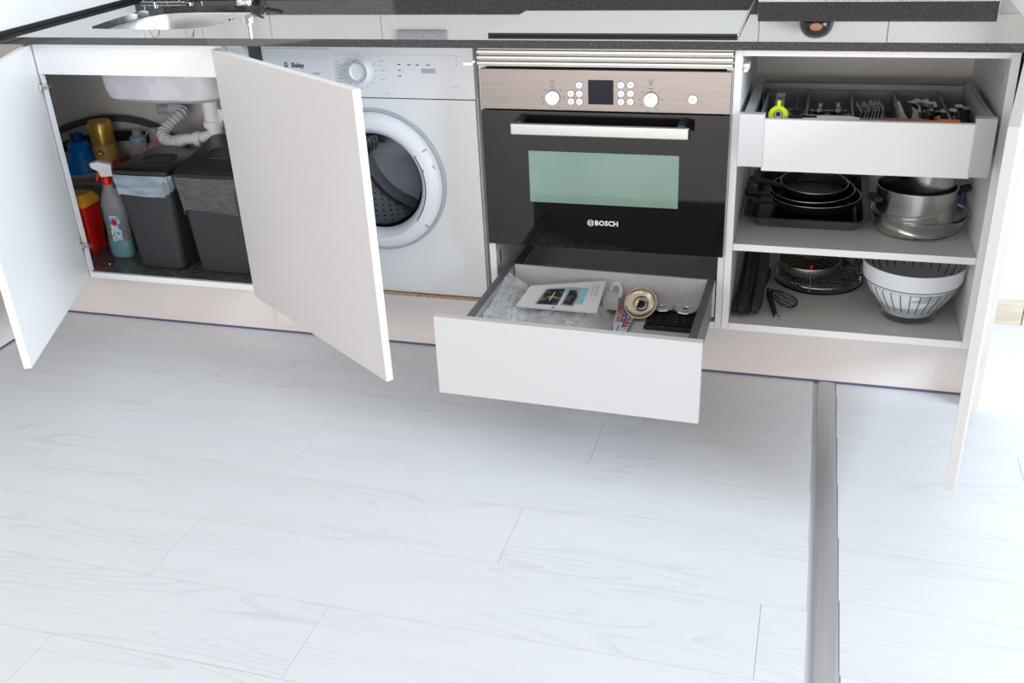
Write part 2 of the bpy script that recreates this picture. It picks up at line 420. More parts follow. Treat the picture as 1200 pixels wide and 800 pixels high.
# sink
sk = thing('sink', (-1.0, .29, .66), 'undermounted stainless steel sink bowl below the worktop at the left', 'sink')
cx_, cy_ = -1.0, .29
def ringp(f, z, dz=0): return [(cx_ + (x - cx_) * f, cy_ + (y - cy_) * f, z) for x, y in sink_out]
BW = noise_mix(mat('brushed_sink_steel', rough=.3, metal=1), (.62, .61, .60), (.72, .71, .70), scale=(1, 1, 5), ns=12, rough=(.25, .4))
BWO = noise_mix(mat('grey_white_bowl_underside', rough=.5, metal=.15), (.58, .58, .62), (.68, .68, .72), ns=18)
B().loft([ringp(1.05, .8515), ringp(.995, .8515), ringp(.985, .845), ringp(.965, .74), ringp(.95, .70), ringp(.91, .676), ringp(.80, .668)], False, True).build('bowl_inside', BW, sk)
B().loft([ringp(1.05, .850), ringp(1.0, .849), ringp(.985, .74), ringp(.97, .70), ringp(.935, .675), ringp(.85, .663)], False, True).build('bowl_outside', BWO, sk)
B().lathe([(0, .672), (.022, .672), (.038, .669), (.045, .6685), (.04, .6683)], (-.95, .28, 0), 24).build('drain_flange', CHROME, sk)
for i in range(6): bx('overflow_slot', BLK, sk, -.962 + i * .012, -.957 + i * .012, .4745, .480, .80, .835, .001)
# tap
tp = thing('chrome_tap', (-.98, .545, .872), 'chrome mixer tap behind the sink with a side lever', 'tap')
B().lathe([(0, 0), (.026, 0), (.026, .006), (.022, .012), (.022, .06), (.0, .064)], (-.94, .548, .8722), 28).build('base', CHROME, tp)
B().tube([(-.94, .548, .93), (-.94, .548, 1.12), (-.94, .50, 1.2), (-.94, .40, 1.2), (-.94, .36, 1.14)], .011, 12, smooth=2).build('spout', CHROME, tp)
B().tube([(-.92, .545, .905), (-.87, .53, .918)], .006, 8).build('lever', CHROME, tp)
dr = thing('wire_dish_rack', (-1.2, .55, .872), 'thin chrome wire rack standing at the left of the sink', 'rack')
b = B()
for y in (.53, .585): b.tube([(-1.30, y, .8765), (-1.14, y, .8765)], .0015, 6)
for i in range(7): b.tube([(-1.30 + i * .0266, .528, .878), (-1.30 + i * .0266, .587, .878)], .0012, 6)
b.build('base_grid', CHROME, dr)
b = B()
for x in (-1.29, -1.16): b.tube([(x, .53, .878), (x, .53, .98), (x, .585, .98), (x, .585, .878)], .0022, 6, smooth=1)
b.tube([(-1.29, .53, .98), (-1.16, .53, .98)], .002, 6)
b.build('side_loop', CHROME, dr)

# ================================================================== PLINTHS
def plinth(name, label, x0, x1, z1):
    p = thing(name, ((x0 + x1) / 2, .055, 0), label, 'plinth')
    bx('board', PLN, p, x0, x1, .0512, .066, .006, z1, .0005)
    bx('seal_strip', SEAL, p, x0, x1, .0495, .0515, .0008, .0055, .0003); return p
plinth('kitchen_plinth', 'pinkish grey kick board running along the floor under the sink cabinet, oven and pan cupboard', -1.485, 1.196, .150)
bx_ = bx('infill_board', PLN, bpy.data.objects['kitchen_plinth'], -.695, -.004, .040, .0508, .030, .157, .0004)
bx('raw_edge', CHIP, bpy.data.objects['kitchen_plinth'], -.695, -.004, .0405, .0655, .1572, .1585, .0002)
p = thing('side_plinth', (-1.49, -.5, 0), 'kick board of the side cabinet left of the open white door', 'plinth')
bx('board', PLN, p, -1.50, -1.486, -1.1, .05, .006, .150, .0005)
bx('seal_strip', SEAL, p, -1.4855, -1.4840, -1.1, .049, .0008, .0055, .0003)
sc = thing('side_cabinet', (-1.7, -.5, .15), 'closed greige side cabinet at the left edge beyond the open door', 'cabinet')
bx('body', WHT, sc, -1.98, -1.442, -1.08, -.06, .151, .852, .001)
bx('door', LAC, sc, -1.440, -1.422, -1.06, -.07, .155, .838, .001)

# ================================================================== SINK CABINET
CB = .155
sb = thing('sink_cabinet', (-1.3, .3, CB), 'white corner cabinet under the sink with its door standing open', 'cabinet')
bx('bottom_panel', WHT, sb, -1.93, -.720, .001, .52, CB, .1725, .0006)
bx('bottom_edge', EDGE, sb, -1.2875, -.720, -.001, .001, CB, .1725, .0003)
bx('bottom_liner', LINER, sb, -1.90, -.721, .008, .515, .1727, .1738, .0002)
bx('side_panel', WHT, sb, -.719, -.702, .0, .52, CB, .852, .0006)
bx('side_panel', GRYI, sb, -1.94, -1.9305, .0, .52, CB, .852, .0006)
bx('back_panel', GRYI, sb, -1.93, -.720, .5205, .53, CB, .852, .0006)
bx('front_rail', EDGE, sb, -1.2875, -.7195, .0, .016, .7665, .851, .0006)
bx('corner_filler', LAC, sb, -1.436, -1.289, -.001, .016, CB, .851, .0006)
bx('corner_post', EDGE, sb, -1.2885, -1.2865, -.0015, .0165, CB, .851, .0003)
def door(parent, name, hx, hy, ang, width, z0, z1, sgn, hinges, inner=EDGE, outer=LAC, lab=None, th=.0195):
    """door leaf built in closed position from the hinge at (hx,hy); sgn +1 opens from a left hinge"""
    e = B().box(0 if sgn > 0 else -width, width if sgn > 0 else 0, -th, -.0012, z0, z1, .001)
    T = Matrix.Translation((hx, hy, 0)) @ Matrix.Rotation(ang, 4, 'Z')
    for v in e.b.verts: v.co = T @ v.co
    o = e.build(name, inner, parent)
    f = B().box(.0012 if sgn > 0 else -width + .0012, width - .0012 if sgn > 0 else -.0012, -th - .0012, -th + .0004, z0 + .0012, z1 - .0012, .0004)
    for v in f.b.verts: v.co = T @ v.co
    f.build('front_face', outer, o)
    for hz in hinges:
        h = B(); s = sgn
        def bb(x0, x1, y0, y1, za, zb, bv=.001):
            a, c = sorted((x0 * s, x1 * s)); h.box(a, c, y0, y1, za, zb, bv)
        n0 = len(h.b.verts)
        bb(.004, .030, -.001, .008, hz - .008, hz + .008)
        bb(.008, .016, -.001, .003, hz - .026, hz + .026)
        for dz in (-.022, .022): bb(.007, .017, .002, .005, hz + dz - .004, hz + dz + .004)
        for v in h.b.verts: v.co = T @ v.co
        hh = h.build('hinge', NICK, o)
        xa, xb = sorted((hx + s * .001, hx + s * .034))
        if s * hx < -1: 
            B().box(xa, xb, hy - .012, hy + .002, hz - .006, hz + .006, .002).build('hinge_arm', NICK, o)
            B().lathe([(0, 0), (.007, 0), (.008, .003), (.006, .006), (0, .006)], (hx + s * .034, hy - .004, hz), 18, axis='X').build('hinge_knuckle', RUB, o)
    return o
door(sb, 'door', -1.2915, -.003, math.radians(-66.5), .594, .1565, .848, 1, (.735, .262))

# washing-machine cover door
cd = thing('appliance_cover_door', (-.705, 0, .15), 'greige cabinet door swung half open in front of the washing machine', 'door')
door(cd, 'leaf', -.7085, -.004, math.radians(-34.6), .700, .1465, .842, 1, (.70, .28))

# ================================================================== WASHING MACHINE
wm = thing('washing_machine', (-.33, .35, .16), 'white front-loading washing machine behind the half open door', 'washing machine')
x0, x1, yf = -.622, -.038, .068
b = B().box(x0, x0 + .006, .0725, .58, .16, .846, .002).box(x1 - .006, x1, .0725, .58, .16, .846, .002).box(x0, x1, .58, .586, .16, .846, .002).box(x0, x1, .0725, .58, .840, .846, .002).box(x0, x1, .0725, .58, .16, .166, .002)
body = b.build('body', WASH, wm)
# front sheet with round hole
DC = (-.33, .486); DR = .192
def front_plate(x0, x1, z0, z1, c, r, y0, y1, n=64):
    outer = [(x0, z0), (x1, z0), (x1, z1), (x0, z1)]
    inner = [(c[0] + r * math.cos(2 * PI * i / n), c[1] + r * math.sin(2 * PI * i / n)) for i in range(n)]
    q = solve_plate(outer, inner, y0, y1)
    for v in q.b.verts: v.co = Vector((v.co.x, v.co.z, v.co.y))
    return q
front_plate(x0 + .002, x1 - .002, .162, .706, DC, .186, .058, .071).build('front_panel', WASH, wm, smooth=False)
cp = B().box(x0, x1, .056, .0715, .7085, .838, .003).build('control_panel', WASHP, wm)
bx('detergent_drawer', WASHP, cp, x0 + .004, -.424, .0535, .057, .745, .832, .002)
text('Balay', .0175, Matrix.Translation((-.519, .0530, .789)) @ FR, DPRINT, cp, 'maker_lettering', offset=.0004)
B().lathe([(.0052, 0), (.0062, .0006), (.0052, .0012), (.0045, .0006), (.0052, 0)], (-.553, .0535, .790), 20, axis='Y').build('maker_ring', DPRINT, cp)
bx('maker_bar', DPRINT, cp, -.5538, -.5522, .0528, .0535, .783, .798, .0002)
B().tube([(-.478, .0532, .768), (-.468, .0532, .7695), (-.458, .0532, .768)], .0016, 6).build('drawer_grip', PRINT, cp)
b = B().lathe([(.036, 0), (.036, .003), (.030, .005), (.028, .013), (.0255, .016), (.022, .0165), (.019, .012), (.0, .012)], (-.346, .056, .777), 48, axis='Y')
dl = b.build('programme_dial', WASHP, cp)
B().lathe([(.022, .0), (.0225, .0), (.0265, .0008), (.0265, -.004)], (-.346, .0395, .777), 40, axis='Y').build('dial_ring', RING, dl)
b = B()
for i in range(16):
    a = 2 * PI * i / 16
    if i in (3,): continue
    b.box(-.346 + .044 * math.cos(a) - .003, -.346 + .044 * math.cos(a) + .003, .0553, .0562, .777 + .044 * math.sin(a) - .0006, .777 + .044 * math.sin(a) + .0006, 0)
for i in range(7): b.box(-.414, -.402 + (i % 3) * .004, .0553, .0562, .748 + i * .0085, .749 + i * .0085, 0)
for i in range(7): b.box(-.290, -.286 + (i % 2) * .01, .0553, .0562, .744 + i * .0115, .7452 + i * .0115, 0)
b.box(-.424, -.0785, .0556, .0562, .8175, .818, 0)
b.box(-.082, -.0815, .0556, .0562, .79, .8175, 0)
b.box(-.28, -.272, .0553, .0562, .7195, .7205, 0)
tag(b.build('dial_markings', PRINT, cp), kind='stuff')
for z in (.794, .780, .7655): bx('indicator_light', DPRINT, cp, -.2395, -.2325, .0545, .0562, z - .0011, z + .0011, .0003)
for x in (-.2085, -.1865, -.1575): bx('option_button', DPRINT, cp, x - .0045, x + .0045, .0545, .0562, .7925, .7945, .0003)
bx('display_frame', WPL, cp, -.222, -.174, .0545, .0562, .7735, .7835, .0008)
bx('start_button', RING, cp, -.176, -.139, .0535, .0562, .7735, .7845, .001)
text('------|', .008, Matrix.Translation((-.090, .0556, .740)) @ FR, PRINT, cp, 'load_lettering')
# porthole door
c3 = (DC[0], .058, DC[1])
rd = B().lathe([(.196, -.001), (.196, .006), (.190, .0075), (.186, .004)], c3, 72, axis='Y').build('door_rim', RING, wm)
rg = B().lathe([(.186, -.008), (.1875, .014), (.183, .026), (.172, .034), (.158, .037), (.152, .036), (.150, .034)], c3, 72, axis='Y').build('door_ring', WASHP, wm)
B().lathe([(.150, .034), (.149, .037), (.143, .034), (.134, .018), (.132, .006), (.134, -.01)], c3, 72, axis='Y').build('inner_bezel', RINGP, rg)
# handle arc: pale recessed arc at right
b = B(); n = 18
def arcp(r, t): return (c3[0] + r * math.cos(t), c3[2] + r * math.sin(t))
T0, T1 = math.radians(-38), math.radians(32)
for i in range(n):
    t0, t1 = T0 + (T1 - T0) * i / n, T0 + (T1 - T0) * (i + 1) / n
    q = [arcp(.153, t0), arcp(.1835, t0), arcp(.1835, t1), arcp(.153, t1)]
    yy = (.0202, .0312, .0312, .0202)
    fr_ = [b.b.verts.new((p[0], y, p[1])) for p, y in zip(q, yy)]; bk = [b.b.verts.new((p[0], .034, p[1])) for p in q]
    b.b.faces.new(fr_); b.b.faces.new(bk[::-1])
    for k in range(4): b.b.faces.new((fr_[k], fr_[(k + 1) % 4], bk[(k + 1) % 4], bk[k]))
bmesh.ops.remove_doubles(b.b, verts=b.b.verts, dist=1e-5)
b.build('door_handle', WPL, rg)
b = B(); b.tube([(arcp(.1515, T0 + (T1 - T0) * i / 20)[0], .0205, arcp(.1515, T0 + (T1 - T0) * i / 20)[1]) for i in range(21)], .0009, 6)
for t in (T0, T1): b.tube([(arcp(.1515, t)[0], .0205, arcp(.1515, t)[1]), (arcp(.188, t)[0], .030, arcp(.188, t)[1])], .0009, 6)
b.build('handle_gap', DPRINT, rg)
B().lathe([(.133, .004), (.120, -.014), (.10, -.05), (.08, -.075), (.04, -.09), (0, -.094)], c3, 56, axis='Y').build('glass_bowl', WGLASS, wm, solid=.003)
dm = B().lathe([(.186, -.011), (.150, -.0115), (.146, -.05), (.160, -.06)], c3, 56, axis='Y').build('gasket', RUB, wm)
drum = B().lathe([(.160, -.06), (.205, -.09), (.215, -.12), (.215, -.36), (.19, -.38), (0, -.385)], c3, 60, axis='Y').build('drum', DRUM, wm)
b = B()
for k in range(3):
    a = math.radians(-55 + 120 * k)
    T = Matrix.Translation(c3) @ Matrix.Rotation(a, 4, 'Y')
    b.box(.145, .214, .10, .36, -.028, .028, .018, 3, m=T)
b.build('drum_paddle', STEEL, drum)
b = B(); hole = 0
for k in range(3):
    a = math.radians(-55 + 120 * k); T = Matrix.Translation(c3) @ Matrix.Rotation(a, 4, 'Y')
    for i in range(9):
        for j in range(4): b.box(.1445, .1455, .12 + i * .025, .132 + i * .025, -.018 + j * .0115, -.011 + j * .0115, 0, m=T)
for i in range(9):
    for j in range(46):
        a = 2 * PI * (j + .5 * (i % 2)) / 46; T = Matrix.Translation(c3) @ Matrix.Rotation(a, 4, 'Y')
        b.box(.2135, .2145, .135 + i * .024, .141 + i * .024, -.003, .003, 0, m=T)
tag(b.build('drum_hole', BLK, drum), kind='stuff')
bl = thing('housing_bracket', (-.66, .03, .8), 'white bracket in the gap between sink cabinet and washing machine', 'bracket')
bx('bracket_plate', EDGE, bl, -.7005, -.655, .02, .05, .70, .851, .001)

# ================================================================== OVEN HOUSING
oh = thing('oven_housing', (.3, .3, CB), 'white housing cabinet around the oven with its bottom drawer pulled out', 'cabinet')
bx('side_panel', WHT, oh, -.006, .0115, .0, .54, CB, .852, .0006)
bx('side_panel', WHT, oh, .584, .5995, .0, .54, CB, .852, .0006)
bx('bottom_panel', WHT, oh, .012, .5835, .0, .54, CB, .172, .0006)
bx('back_panel', GRYI, oh, .012, .5835, .541, .55, CB, .852, .0006)
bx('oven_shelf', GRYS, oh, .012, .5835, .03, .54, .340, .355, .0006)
vg = B().box(-.002, .598, -.006, .004, .8065, .8515, .001).build('vent_grille', ALU, oh)
for z in (.8115, .8245, .8375): B().box(-.004, .5985, -.019, -.006, z, z + .0085, .002).build('vent_slat', ALU, vg)
for z in (.8115, .8245, .8375): bx('slat_clip', BLK, vg, .5987, .601, -.016, -.008, z + .001, z + .007, .0005)
hn = thing('hinge_arm', (-.02, 0, .81), 'white hinge arm on the housing edge beside the washing machine panel', 'hinge')
B().box(-.034, -.012, -.035, -.019, .812, .821, .003, m=Matrix.Rotation(0, 4, 'Z')).build('arm', EDGE, hn)
bx('pivot', NICK, hn, -.013, -.0065, -.024, -.003, .816, .823, .001)
# slots in side panel
bx('hinge_slot', RUB, oh, .0115, .0122, .030, .040, .283, .318, .0002)
# runners
for s, xx in ((1, .0125), (-1, .5835)):
    a, c = sorted((xx, xx + s * .012))
    rr_ = bx('drawer_runner', DRWD, oh, a, c, .02, .50, .198, .232, .001)
    a, c = sorted((xx + s * .012, xx + s * .020))
    bx('runner_rail', STEEL, rr_, a, c, -.28, .42, .206, .222, .001)
# drawer
DT = Matrix.Translation((.3, -.46, 0)) @ Matrix.Rotation(math.radians(-.9), 4, 'Z') @ Matrix.Rotation(math.radians(.45), 4, 'Y') @ Matrix.Translation((-.3, .46, 0))
def dbox(name, m_, par, *a, bev=.001):
    q = B().box(*a, bev)
    for v in q.b.verts: v.co = DT @ v.co
    return q.build(name, m_, par)
base = dbox('drawer', DRWB, oh, .048, .552, -.438, .005, .184, .190)
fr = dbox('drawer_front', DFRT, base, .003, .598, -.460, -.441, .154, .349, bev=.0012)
dbox('drawer_back', DRWB, base, .050, .572, -.002, .006, .190, .290)
for s in (0, 1):
    a, c = ((.034, .047), (.553, .566))[s]
    dbox('side_rail', DRWG if s == 0 else DRWD, base, a, c, -.440, .008, .181, .284, bev=.003)
    a, c = ((.030, .048), (.552, .572))[s]
    dbox('side_cap', DRWD, base, a, c, -.440, .012, .2845, .292, bev=.003)
dbox('inner_rail', DRWG, base, .048, .058, -.44, .0, .19, .25, bev=.002)

# ================================================================== OVEN
ov = thing('built_in_oven', (.3, .25, .357), 'built in compact oven with brushed steel panel and black glass door', 'oven')
bx('oven_body', TRAY, ov, .022, .574, .004, .50, .358, .800, .002)
pn = B().box(.0025, .5975, -.020, .003, .7075, .803, .0015).build('control_panel', BRUSH, ov)
YP = -.0205
def kn(x, z, r, lab='knob'):
    k = B().lathe([(r, 0), (r, .010), (r - .002, .0125), (r - .004, .013), (0, .013)], (x, YP + .0005, z), 36, axis='Y').build(lab, EDGE, pn)
    B().lathe([(r + .0012, 0), (r + .0012, .0012), (r, .0012)], (x, YP + .0004, z), 36, axis='Y').build('knob_shadow_ring', DPRINT, k)
    bx('pointer', DPRINT, k, x - .0011, x + .0011, YP - .0132, YP - .0122, z + .0085, z + .011, .0003)
kn(.182, .738, .0165); kn(.416, .7385, .0165)
def btn(x, z, r=.0078):
    k = B().lathe([(r, 0), (r, .003), (r - .001, .0042), (0, .0046)], (x, YP + .0005, z), 24, axis='Y').build('button', EDGE, pn)
    B().lathe([(r + .0008, 0), (r + .0008, .001), (r, .001)], (x, YP + .0004, z), 24, axis='Y').build('button_ring', DPRINT, k)
    b = B(); b.box(x - .003, x + .003, YP - .0046, YP - .0040, z - .001, z + .001, 0); b.build('symbol', PRINT, k)
for x, z in ((.247, .7685), (.2265, .7485), (.247, .7485), (.2265, .730), (.247, .730), (.346, .7705), (.3685, .7715), (.346, .7505), (.3685, .7515), (.346, .7315), (.3685, .7325)): btn(x, z)
btn(.512, .7405, .0105)
bx('display', DISP, pn, .268, .328, YP - .0006, YP + .0005, .724, .781, .0004)
b = B()
for cx in (.182, .416):
    for a in (-150, -105, -60, 0, 40, 140, 180):
        t = math.radians(a); r = .0265
        x, z = cx + r * math.cos(t), .738 + r * math.sin(t)
        b.tube([(x - .002, YP, z - .001), (x, YP, z + .0018), (x + .0022, YP, z - .001)], .0005, 5)
    b.box(cx - .0055, cx + .0055, YP - .0003, YP + .0003, .7623, .7637, 0)
    b.box(cx - .0012, cx + .0012, YP - .0003, YP + .0003, .7575, .7587, 0)
b.tube([(.177, YP, .778), (.182, YP, .770), (.187, YP, .777), (.182, YP, .780)], .0005, 5, closed=True)
b.tube([(.416, YP, .780), (.416, YP, .773)], .0013, 6); b.tube([(.4105, YP, .771), (.4105, YP, .783), (.4215, YP, .783), (.4215, YP, .771)], .0004, 5, closed=True)
tag(b.build('panel_marking', DPRINT, pn), kind='stuff')
# door
od = B().box(.0025, .5975, -.0215, .002, .357, .7045, .0015).build('oven_door', BLKG, ov)
bx('edge_profile', mat('anodised_blue_grey_edge', (.05, .06, .08), .3, metal=.5), od, .0015, .0035, -.0222, .001, .3572, .7043, .0004)
bx('door_window', WINDG, od, .117, .485, -.0222, -.0212, .4765, .607, .0003)
hd = B().box(.0865, .5115, -.068, -.057, .6575, .686, .0035, 3).build('door_handle', ALU, od)
bx('handle_end', BLK, hd, .5117, .5135, -.069, -.0575, .656, .684, .0006)
for x in (.104, .492): bx('handle_post', mat('blue_black_metal', (.03, .04, .07), .25, metal=.6), hd, x - .009, x + .009, -.059, -.0215, .664, .690, .003)
lt = text('BOSCH', .0175, Matrix.Translation((.3105, -.0221, .4285)) @ FR, LPRINT, od, 'maker_lettering', offset=.0006, spacing=1.05)
b = B()
b.tube([(.2705 + .0078 * math.cos(2 * PI * i / 28), -.0220, .4285 + .0078 * math.sin(2 * PI * i / 28)) for i in range(28)], .0007, 6, closed=True)
for s in (-1, 1): b.tube([(.2705 + s * .0035 + s * .0018 * math.cos(t), -.0220, .4285 + .0062 * math.sin(t)) for t in [(-PI / 2 + PI * i / 8) for i in range(9)]], .0006, 6)
for z in (.4255, .4315): b.tube([(.2675, -.0220, z), (.2735, -.0220, z)], .0006, 6)
b.box(.2665, .2682, -.0224, -.0217, .4235, .4335, 0); b.box(.2728, .2745, -.0224, -.0217, .4235, .4335, 0)
b.build('maker_emblem', LPRINT, od)

# ================================================================== RIGHT CABINET
rc = thing('pan_cabinet', (.9, .3, CB), 'open white cabinet at the right with a pull-out inner drawer and pan shelves', 'cabinet')
bx('side_panel', WHT, rc, .6005, .6175, .0, .54, CB, .852, .0006)
bx('side_panel', WHT, rc, 1.1665, 1.184, .0, .54, CB, .852, .0006)
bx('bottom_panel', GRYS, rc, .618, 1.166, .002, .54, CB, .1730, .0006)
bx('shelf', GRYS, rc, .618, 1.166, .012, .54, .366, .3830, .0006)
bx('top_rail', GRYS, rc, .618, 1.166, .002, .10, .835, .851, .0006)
bx('back_panel', GRYI, rc, .6005, 1.184, .541, .55, CB, .852, .0006)
for z0, z1, y in ((CB, .1732, .0), (.3662, .3832, .010), (.8352, .8512, .0)): bx('edge_band', EDGE, rc, .618, 1.166, y - .001, y + .0015, z0, z1, .0003)
for x0, x1 in ((.6005, .6175), (1.1665, 1.184)): bx('edge_band', EDGE, rc, x0, x1, -.0012, -.0001, CB, .852, .0003)
for x in (.6183,): 
    hg = B().box(.6178, .632, .018, .055, .800, .814, .003); hg.box(.620, .630, .004, .02, .798, .806, .002); hg.build('shelf_bracket', EDGE, rc)
bx('bumper', NICK, rc, 1.1655, 1.1663, .06, .075, .77, .79, .0004)
door(rc, 'door', 1.190, -.004, math.radians(79.5), .597, .1425, .848, -1, (), inner=mat('greige_door_edge', (.56, .545, .535), .4))
ep = thing('end_panel', (1.213, .3, 0), 'tall white end panel closing the right end of the kitchen run', 'panel')
bx('panel_board', WHT, ep, 1.204, 1.2235, -.011, .60, 0, .8525, .0008)
bx('front_edge_band', LAC, ep, 1.2035, 1.224, -.0125, -.0112, 0, .8525, .0004)
# inner drawer
ID = B().box(.650, 1.130, -.055, .390, .612, .618, .0008).build('inner_drawer', DRWB, rc)
YD = -.07
bx('drawer_front_panel', LGPL, ID, .676, 1.112, YD + .002, YD + .016, .594, .712, .001)
bx('front_cap', SILV, ID, .622, .678, YD - .002, YD + .020, .603, .7235, .002)
bx('front_cap', DRWG, ID, 1.108, 1.150, YD - .002, YD + .020, .598, .7265, .002)
q = B()
for xs in ((.628, .648), (1.132, 1.152)):
    q2 = B().loft([[(xs[0], y, .606), (xs[1], y, .606), (xs[1], y, zt), (xs[0] + .004, y, zt + .002), (xs[0], y, zt - .004)] for y, zt in ((YD + .020, .716), (.395, .692))])
    q2.build('side_rail', SILV if xs[0] < 1 else DRWG, ID)
bx('drawer_back', DRWG, ID, .649, 1.131, .388, .396, .612, .6885, .001)
bx('back_top_rail', DRWD, ID, .649, 1.131, .386, .399, .6887, .693, .001)

# ---------------- cutlery tray in inner drawer
ct = thing('cutlery_tray', (.88, .15, .62), 'blue grey plastic cutlery tray with four compartments in the upper drawer', 'cutlery tray')
TB = .6195
bx('tray_base', CTRAY, ct, .662, 1.078, .020, .376, TB, TB + .003, .001)
def wallq(name, x0, x1, y0, y1, zt0, zt1=None, along='x'):
    zt1 = zt1 or zt0
    if along == 'x': rings = [[(x, y0, TB + .003), (x, y1, TB + .003), (x, y1, z), (x, y0, z)] for x, z in ((x0, zt0), (x1, zt1))]
    else: rings = [[(x0, y, TB + .003), (x1, y, TB + .003), (x1, y, z), (x0, y, z)] for y, z in ((y0, zt0), (y1, zt1))]
    return B().loft(rings).build(name, CTRAY, ct)
wallq('tray_front', .764, 1.074, .020, .023, .697)
wallq('tray_back', .662, 1.078, .373, .376, .676)
for x in (.764, .866, .967, 1.072): wallq('divider', x - .0025, x + .0025, .0235, .3725, .693, .676, 'y')
wallq('tray_side', .662, .666, .02, .3725, .70, .676, 'y')
# cutlery builders (local, along +y, bowl at +y end)
def spoon(label, group, L_=.19, bw=.021):
    t = thing('spoon', (0, 0, 0), label, 'spoon', group)
    b = B(); n = 10; rings = []
    for i in range(9):
        a = i / 8; y = L_ - .06 + .06 * a; wd = bw * math.sin(PI * min(max(a * .93 + .05, 0), 1)) ** .7
        dz = -.008 * math.sin(PI * a)
        rings.append([(-wd, y, 0), (-wd * .5, y, dz * .8), (0, y, dz), (wd * .5, y, dz * .8), (wd, y, 0), (wd * .5, y, dz * .8 - .0012), (0, y, dz - .0013), (-wd * .5, y, dz * .8 - .0012)])
    b.loft(rings).build('bowl', STEEL, t, world=False)
    B().loft([[(-w_, y, z), (w_, y, z), (w_, y, z + .0018), (-w_, y, z + .0018)] for y, w_, z in ((0, .006, 0), (.03, .007, .001), (.09, .003, .005), (L_ - .062, .0028, .001), (L_ - .052, .005, -.002))]).build('handle', STEEL, t, world=False)
    return t
def fork(label, group, L_=.18):
    t = thing('fork', (0, 0, 0), label, 'fork', group)
    B().loft([[(-w_, y, z), (w_, y, z), (w_, y, z + .0018), (-w_, y, z + .0018)] for y, w_, z in ((0, .006, 0), (.03, .007, .001), (.09, .003, .005), (L_ - .07, .003, .001), (L_ - .055, .011, -.002), (L_ - .045, .012, -.002))]).build('handle', STEEL, t, world=False)
    b = B()
    for x in (-.0098, -.0033, .0033, .0098): b.box(x - .0016, x + .0016, L_ - .046, L_, -.002, -.0004, .0005, 1)
    b.build('tines', STEEL, t, world=False); return t
def knife(label, group, L_=.19, hm=STEEL, bm_=None, name='knife', cat='knife', bl=.10, bwid=.009):
    t = thing(name, (0, 0, 0), label, cat, group)
    B().loft([[(-w_, y, -.0025), (w_, y, -.0025), (w_, y, .0025), (-w_, y, .0025)] for y, w_ in ((0, .006), (.004, .0075), (.06, .006), (L_ - bl, .005))]).build('handle', hm, t, world=False)
    B().loft([[(-w_, y, -.0006), (w2, y, -.0006), (w2, y, .0006), (-w_, y, .0006)] for y, w_, w2 in ((L_ - bl, bwid * .6, bwid * .6), (L_ - bl + .01, bwid, bwid * .7), (L_ - .02, bwid * .9, bwid * .7), (L_, bwid * .1, bwid * .7))]).build('blade', bm_ or STEEL, t, world=False)
    return t
def place(t, loc, rz=0, rx=0, ry=0): t.location = loc; t.rotation_euler = (rx, ry, rz); return t
def cop(t, label=None, group=None):
    c = copy_tree(t)
    if label: c['label'] = label
    return c
s0 = spoon('steel tablespoon nested in the second tray compartment from the left', 'tablespoons in the upper drawer')
for i in range(8):
    s = s0 if i == 0 else cop(s0)
    place(s, (.796 + (i % 2) * .038, .240 + (i % 4) * .004, .653 + (i // 2) * .0065), rz=PI + random.uniform(-.04, .04), rx=.14)
f0 = fork('steel fork lying in the third tray compartment from the left', 'forks in the upper drawer')
for i in range(7):
    s = f0 if i == 0 else cop(f0)
    place(s, (.884 + i * .008, .050 + i * .003, .672 + i * .0006), rz=random.uniform(-.02, .02), rx=.02, ry=math.radians(50))
k0 = knife('steel table knife with pale handle end in the fourth compartment of the tray', 'table knives in the upper drawer')
for i in range(5):
    s = k0 if i == 0 else cop(k0)
    place(s, (.982 + i * .017, .055, .676 + (i % 2) * .007), rz=random.uniform(-.15, .1), rx=.03)
t0 = spoon('steel teaspoon heaped in the rightmost tray compartment', 'teaspoons in the upper drawer', .14, .016)
for i in range(4):
    s = t0 if i == 0 else cop(t0)
    place(s, (.995 + i * .016, .215 - i * .008, .688 + (i % 2) * .006), rz=PI + .5 - i * .2, rx=.06)
# knives lying in front of the tray on the drawer
kn1 = knife('large kitchen knife with a white blade lying at the front of the upper drawer', None, .15, BLK, WPL, 'kitchen_knife', 'knife', .12, .017)
place(kn1, (.727, -.030, .7085), rz=math.radians(-88), ry=0, rx=.0)
kn2 = knife('red bladed vegetable knife with an orange handle at the front of the upper drawer', None, .16, ORNG, mat('dull_red_blade', (.42, .13, .10), .4), 'vegetable_knife', 'knife', .115, .013)
place(kn2, (1.082, -.026, .7065), rz=math.radians(88))
# lime peeler
pe = thing('bottle_opener', (.705, -.02, .705), 'round lime green bottle opener at the left of the upper drawer', 'opener')
T = Matrix.Translation((.703, -.010, .707)) @ Matrix.Rotation(math.radians(55), 4, 'X')
def lath(prof, T, name, m_, par, n=36):
    b = B().lathe(prof, (0, 0, 0), n)
    for v in b.b.verts: v.co = T @ v.co
    return b.build(name, m_, par)
lath([(.010, -.003), (.020, -.004), (.022, 0), (.020, .005), (.011, .006), (.010, .003), (.010, -.003)], T, 'ring', LIME, pe)
lath([(0, .003), (.0045, .003), (.0055, 0), (.0045, -.003), (0, -.003)], T, 'hub', BLK, pe)
lath([(.0055, .005), (.0085, .005), (.009, .0), (.0055, .0), (.0055, .005)], T, 'steel_insert', STEEL, pe)
b = B().box(-.004, .004, .019, .034, -.003, .003, .0015, m=T); b.build('tab', LIME, pe)
gr = thing('steel_grip', (.70, .06, .70), 'bent steel strap of a utensil behind the lime opener', 'utensil')
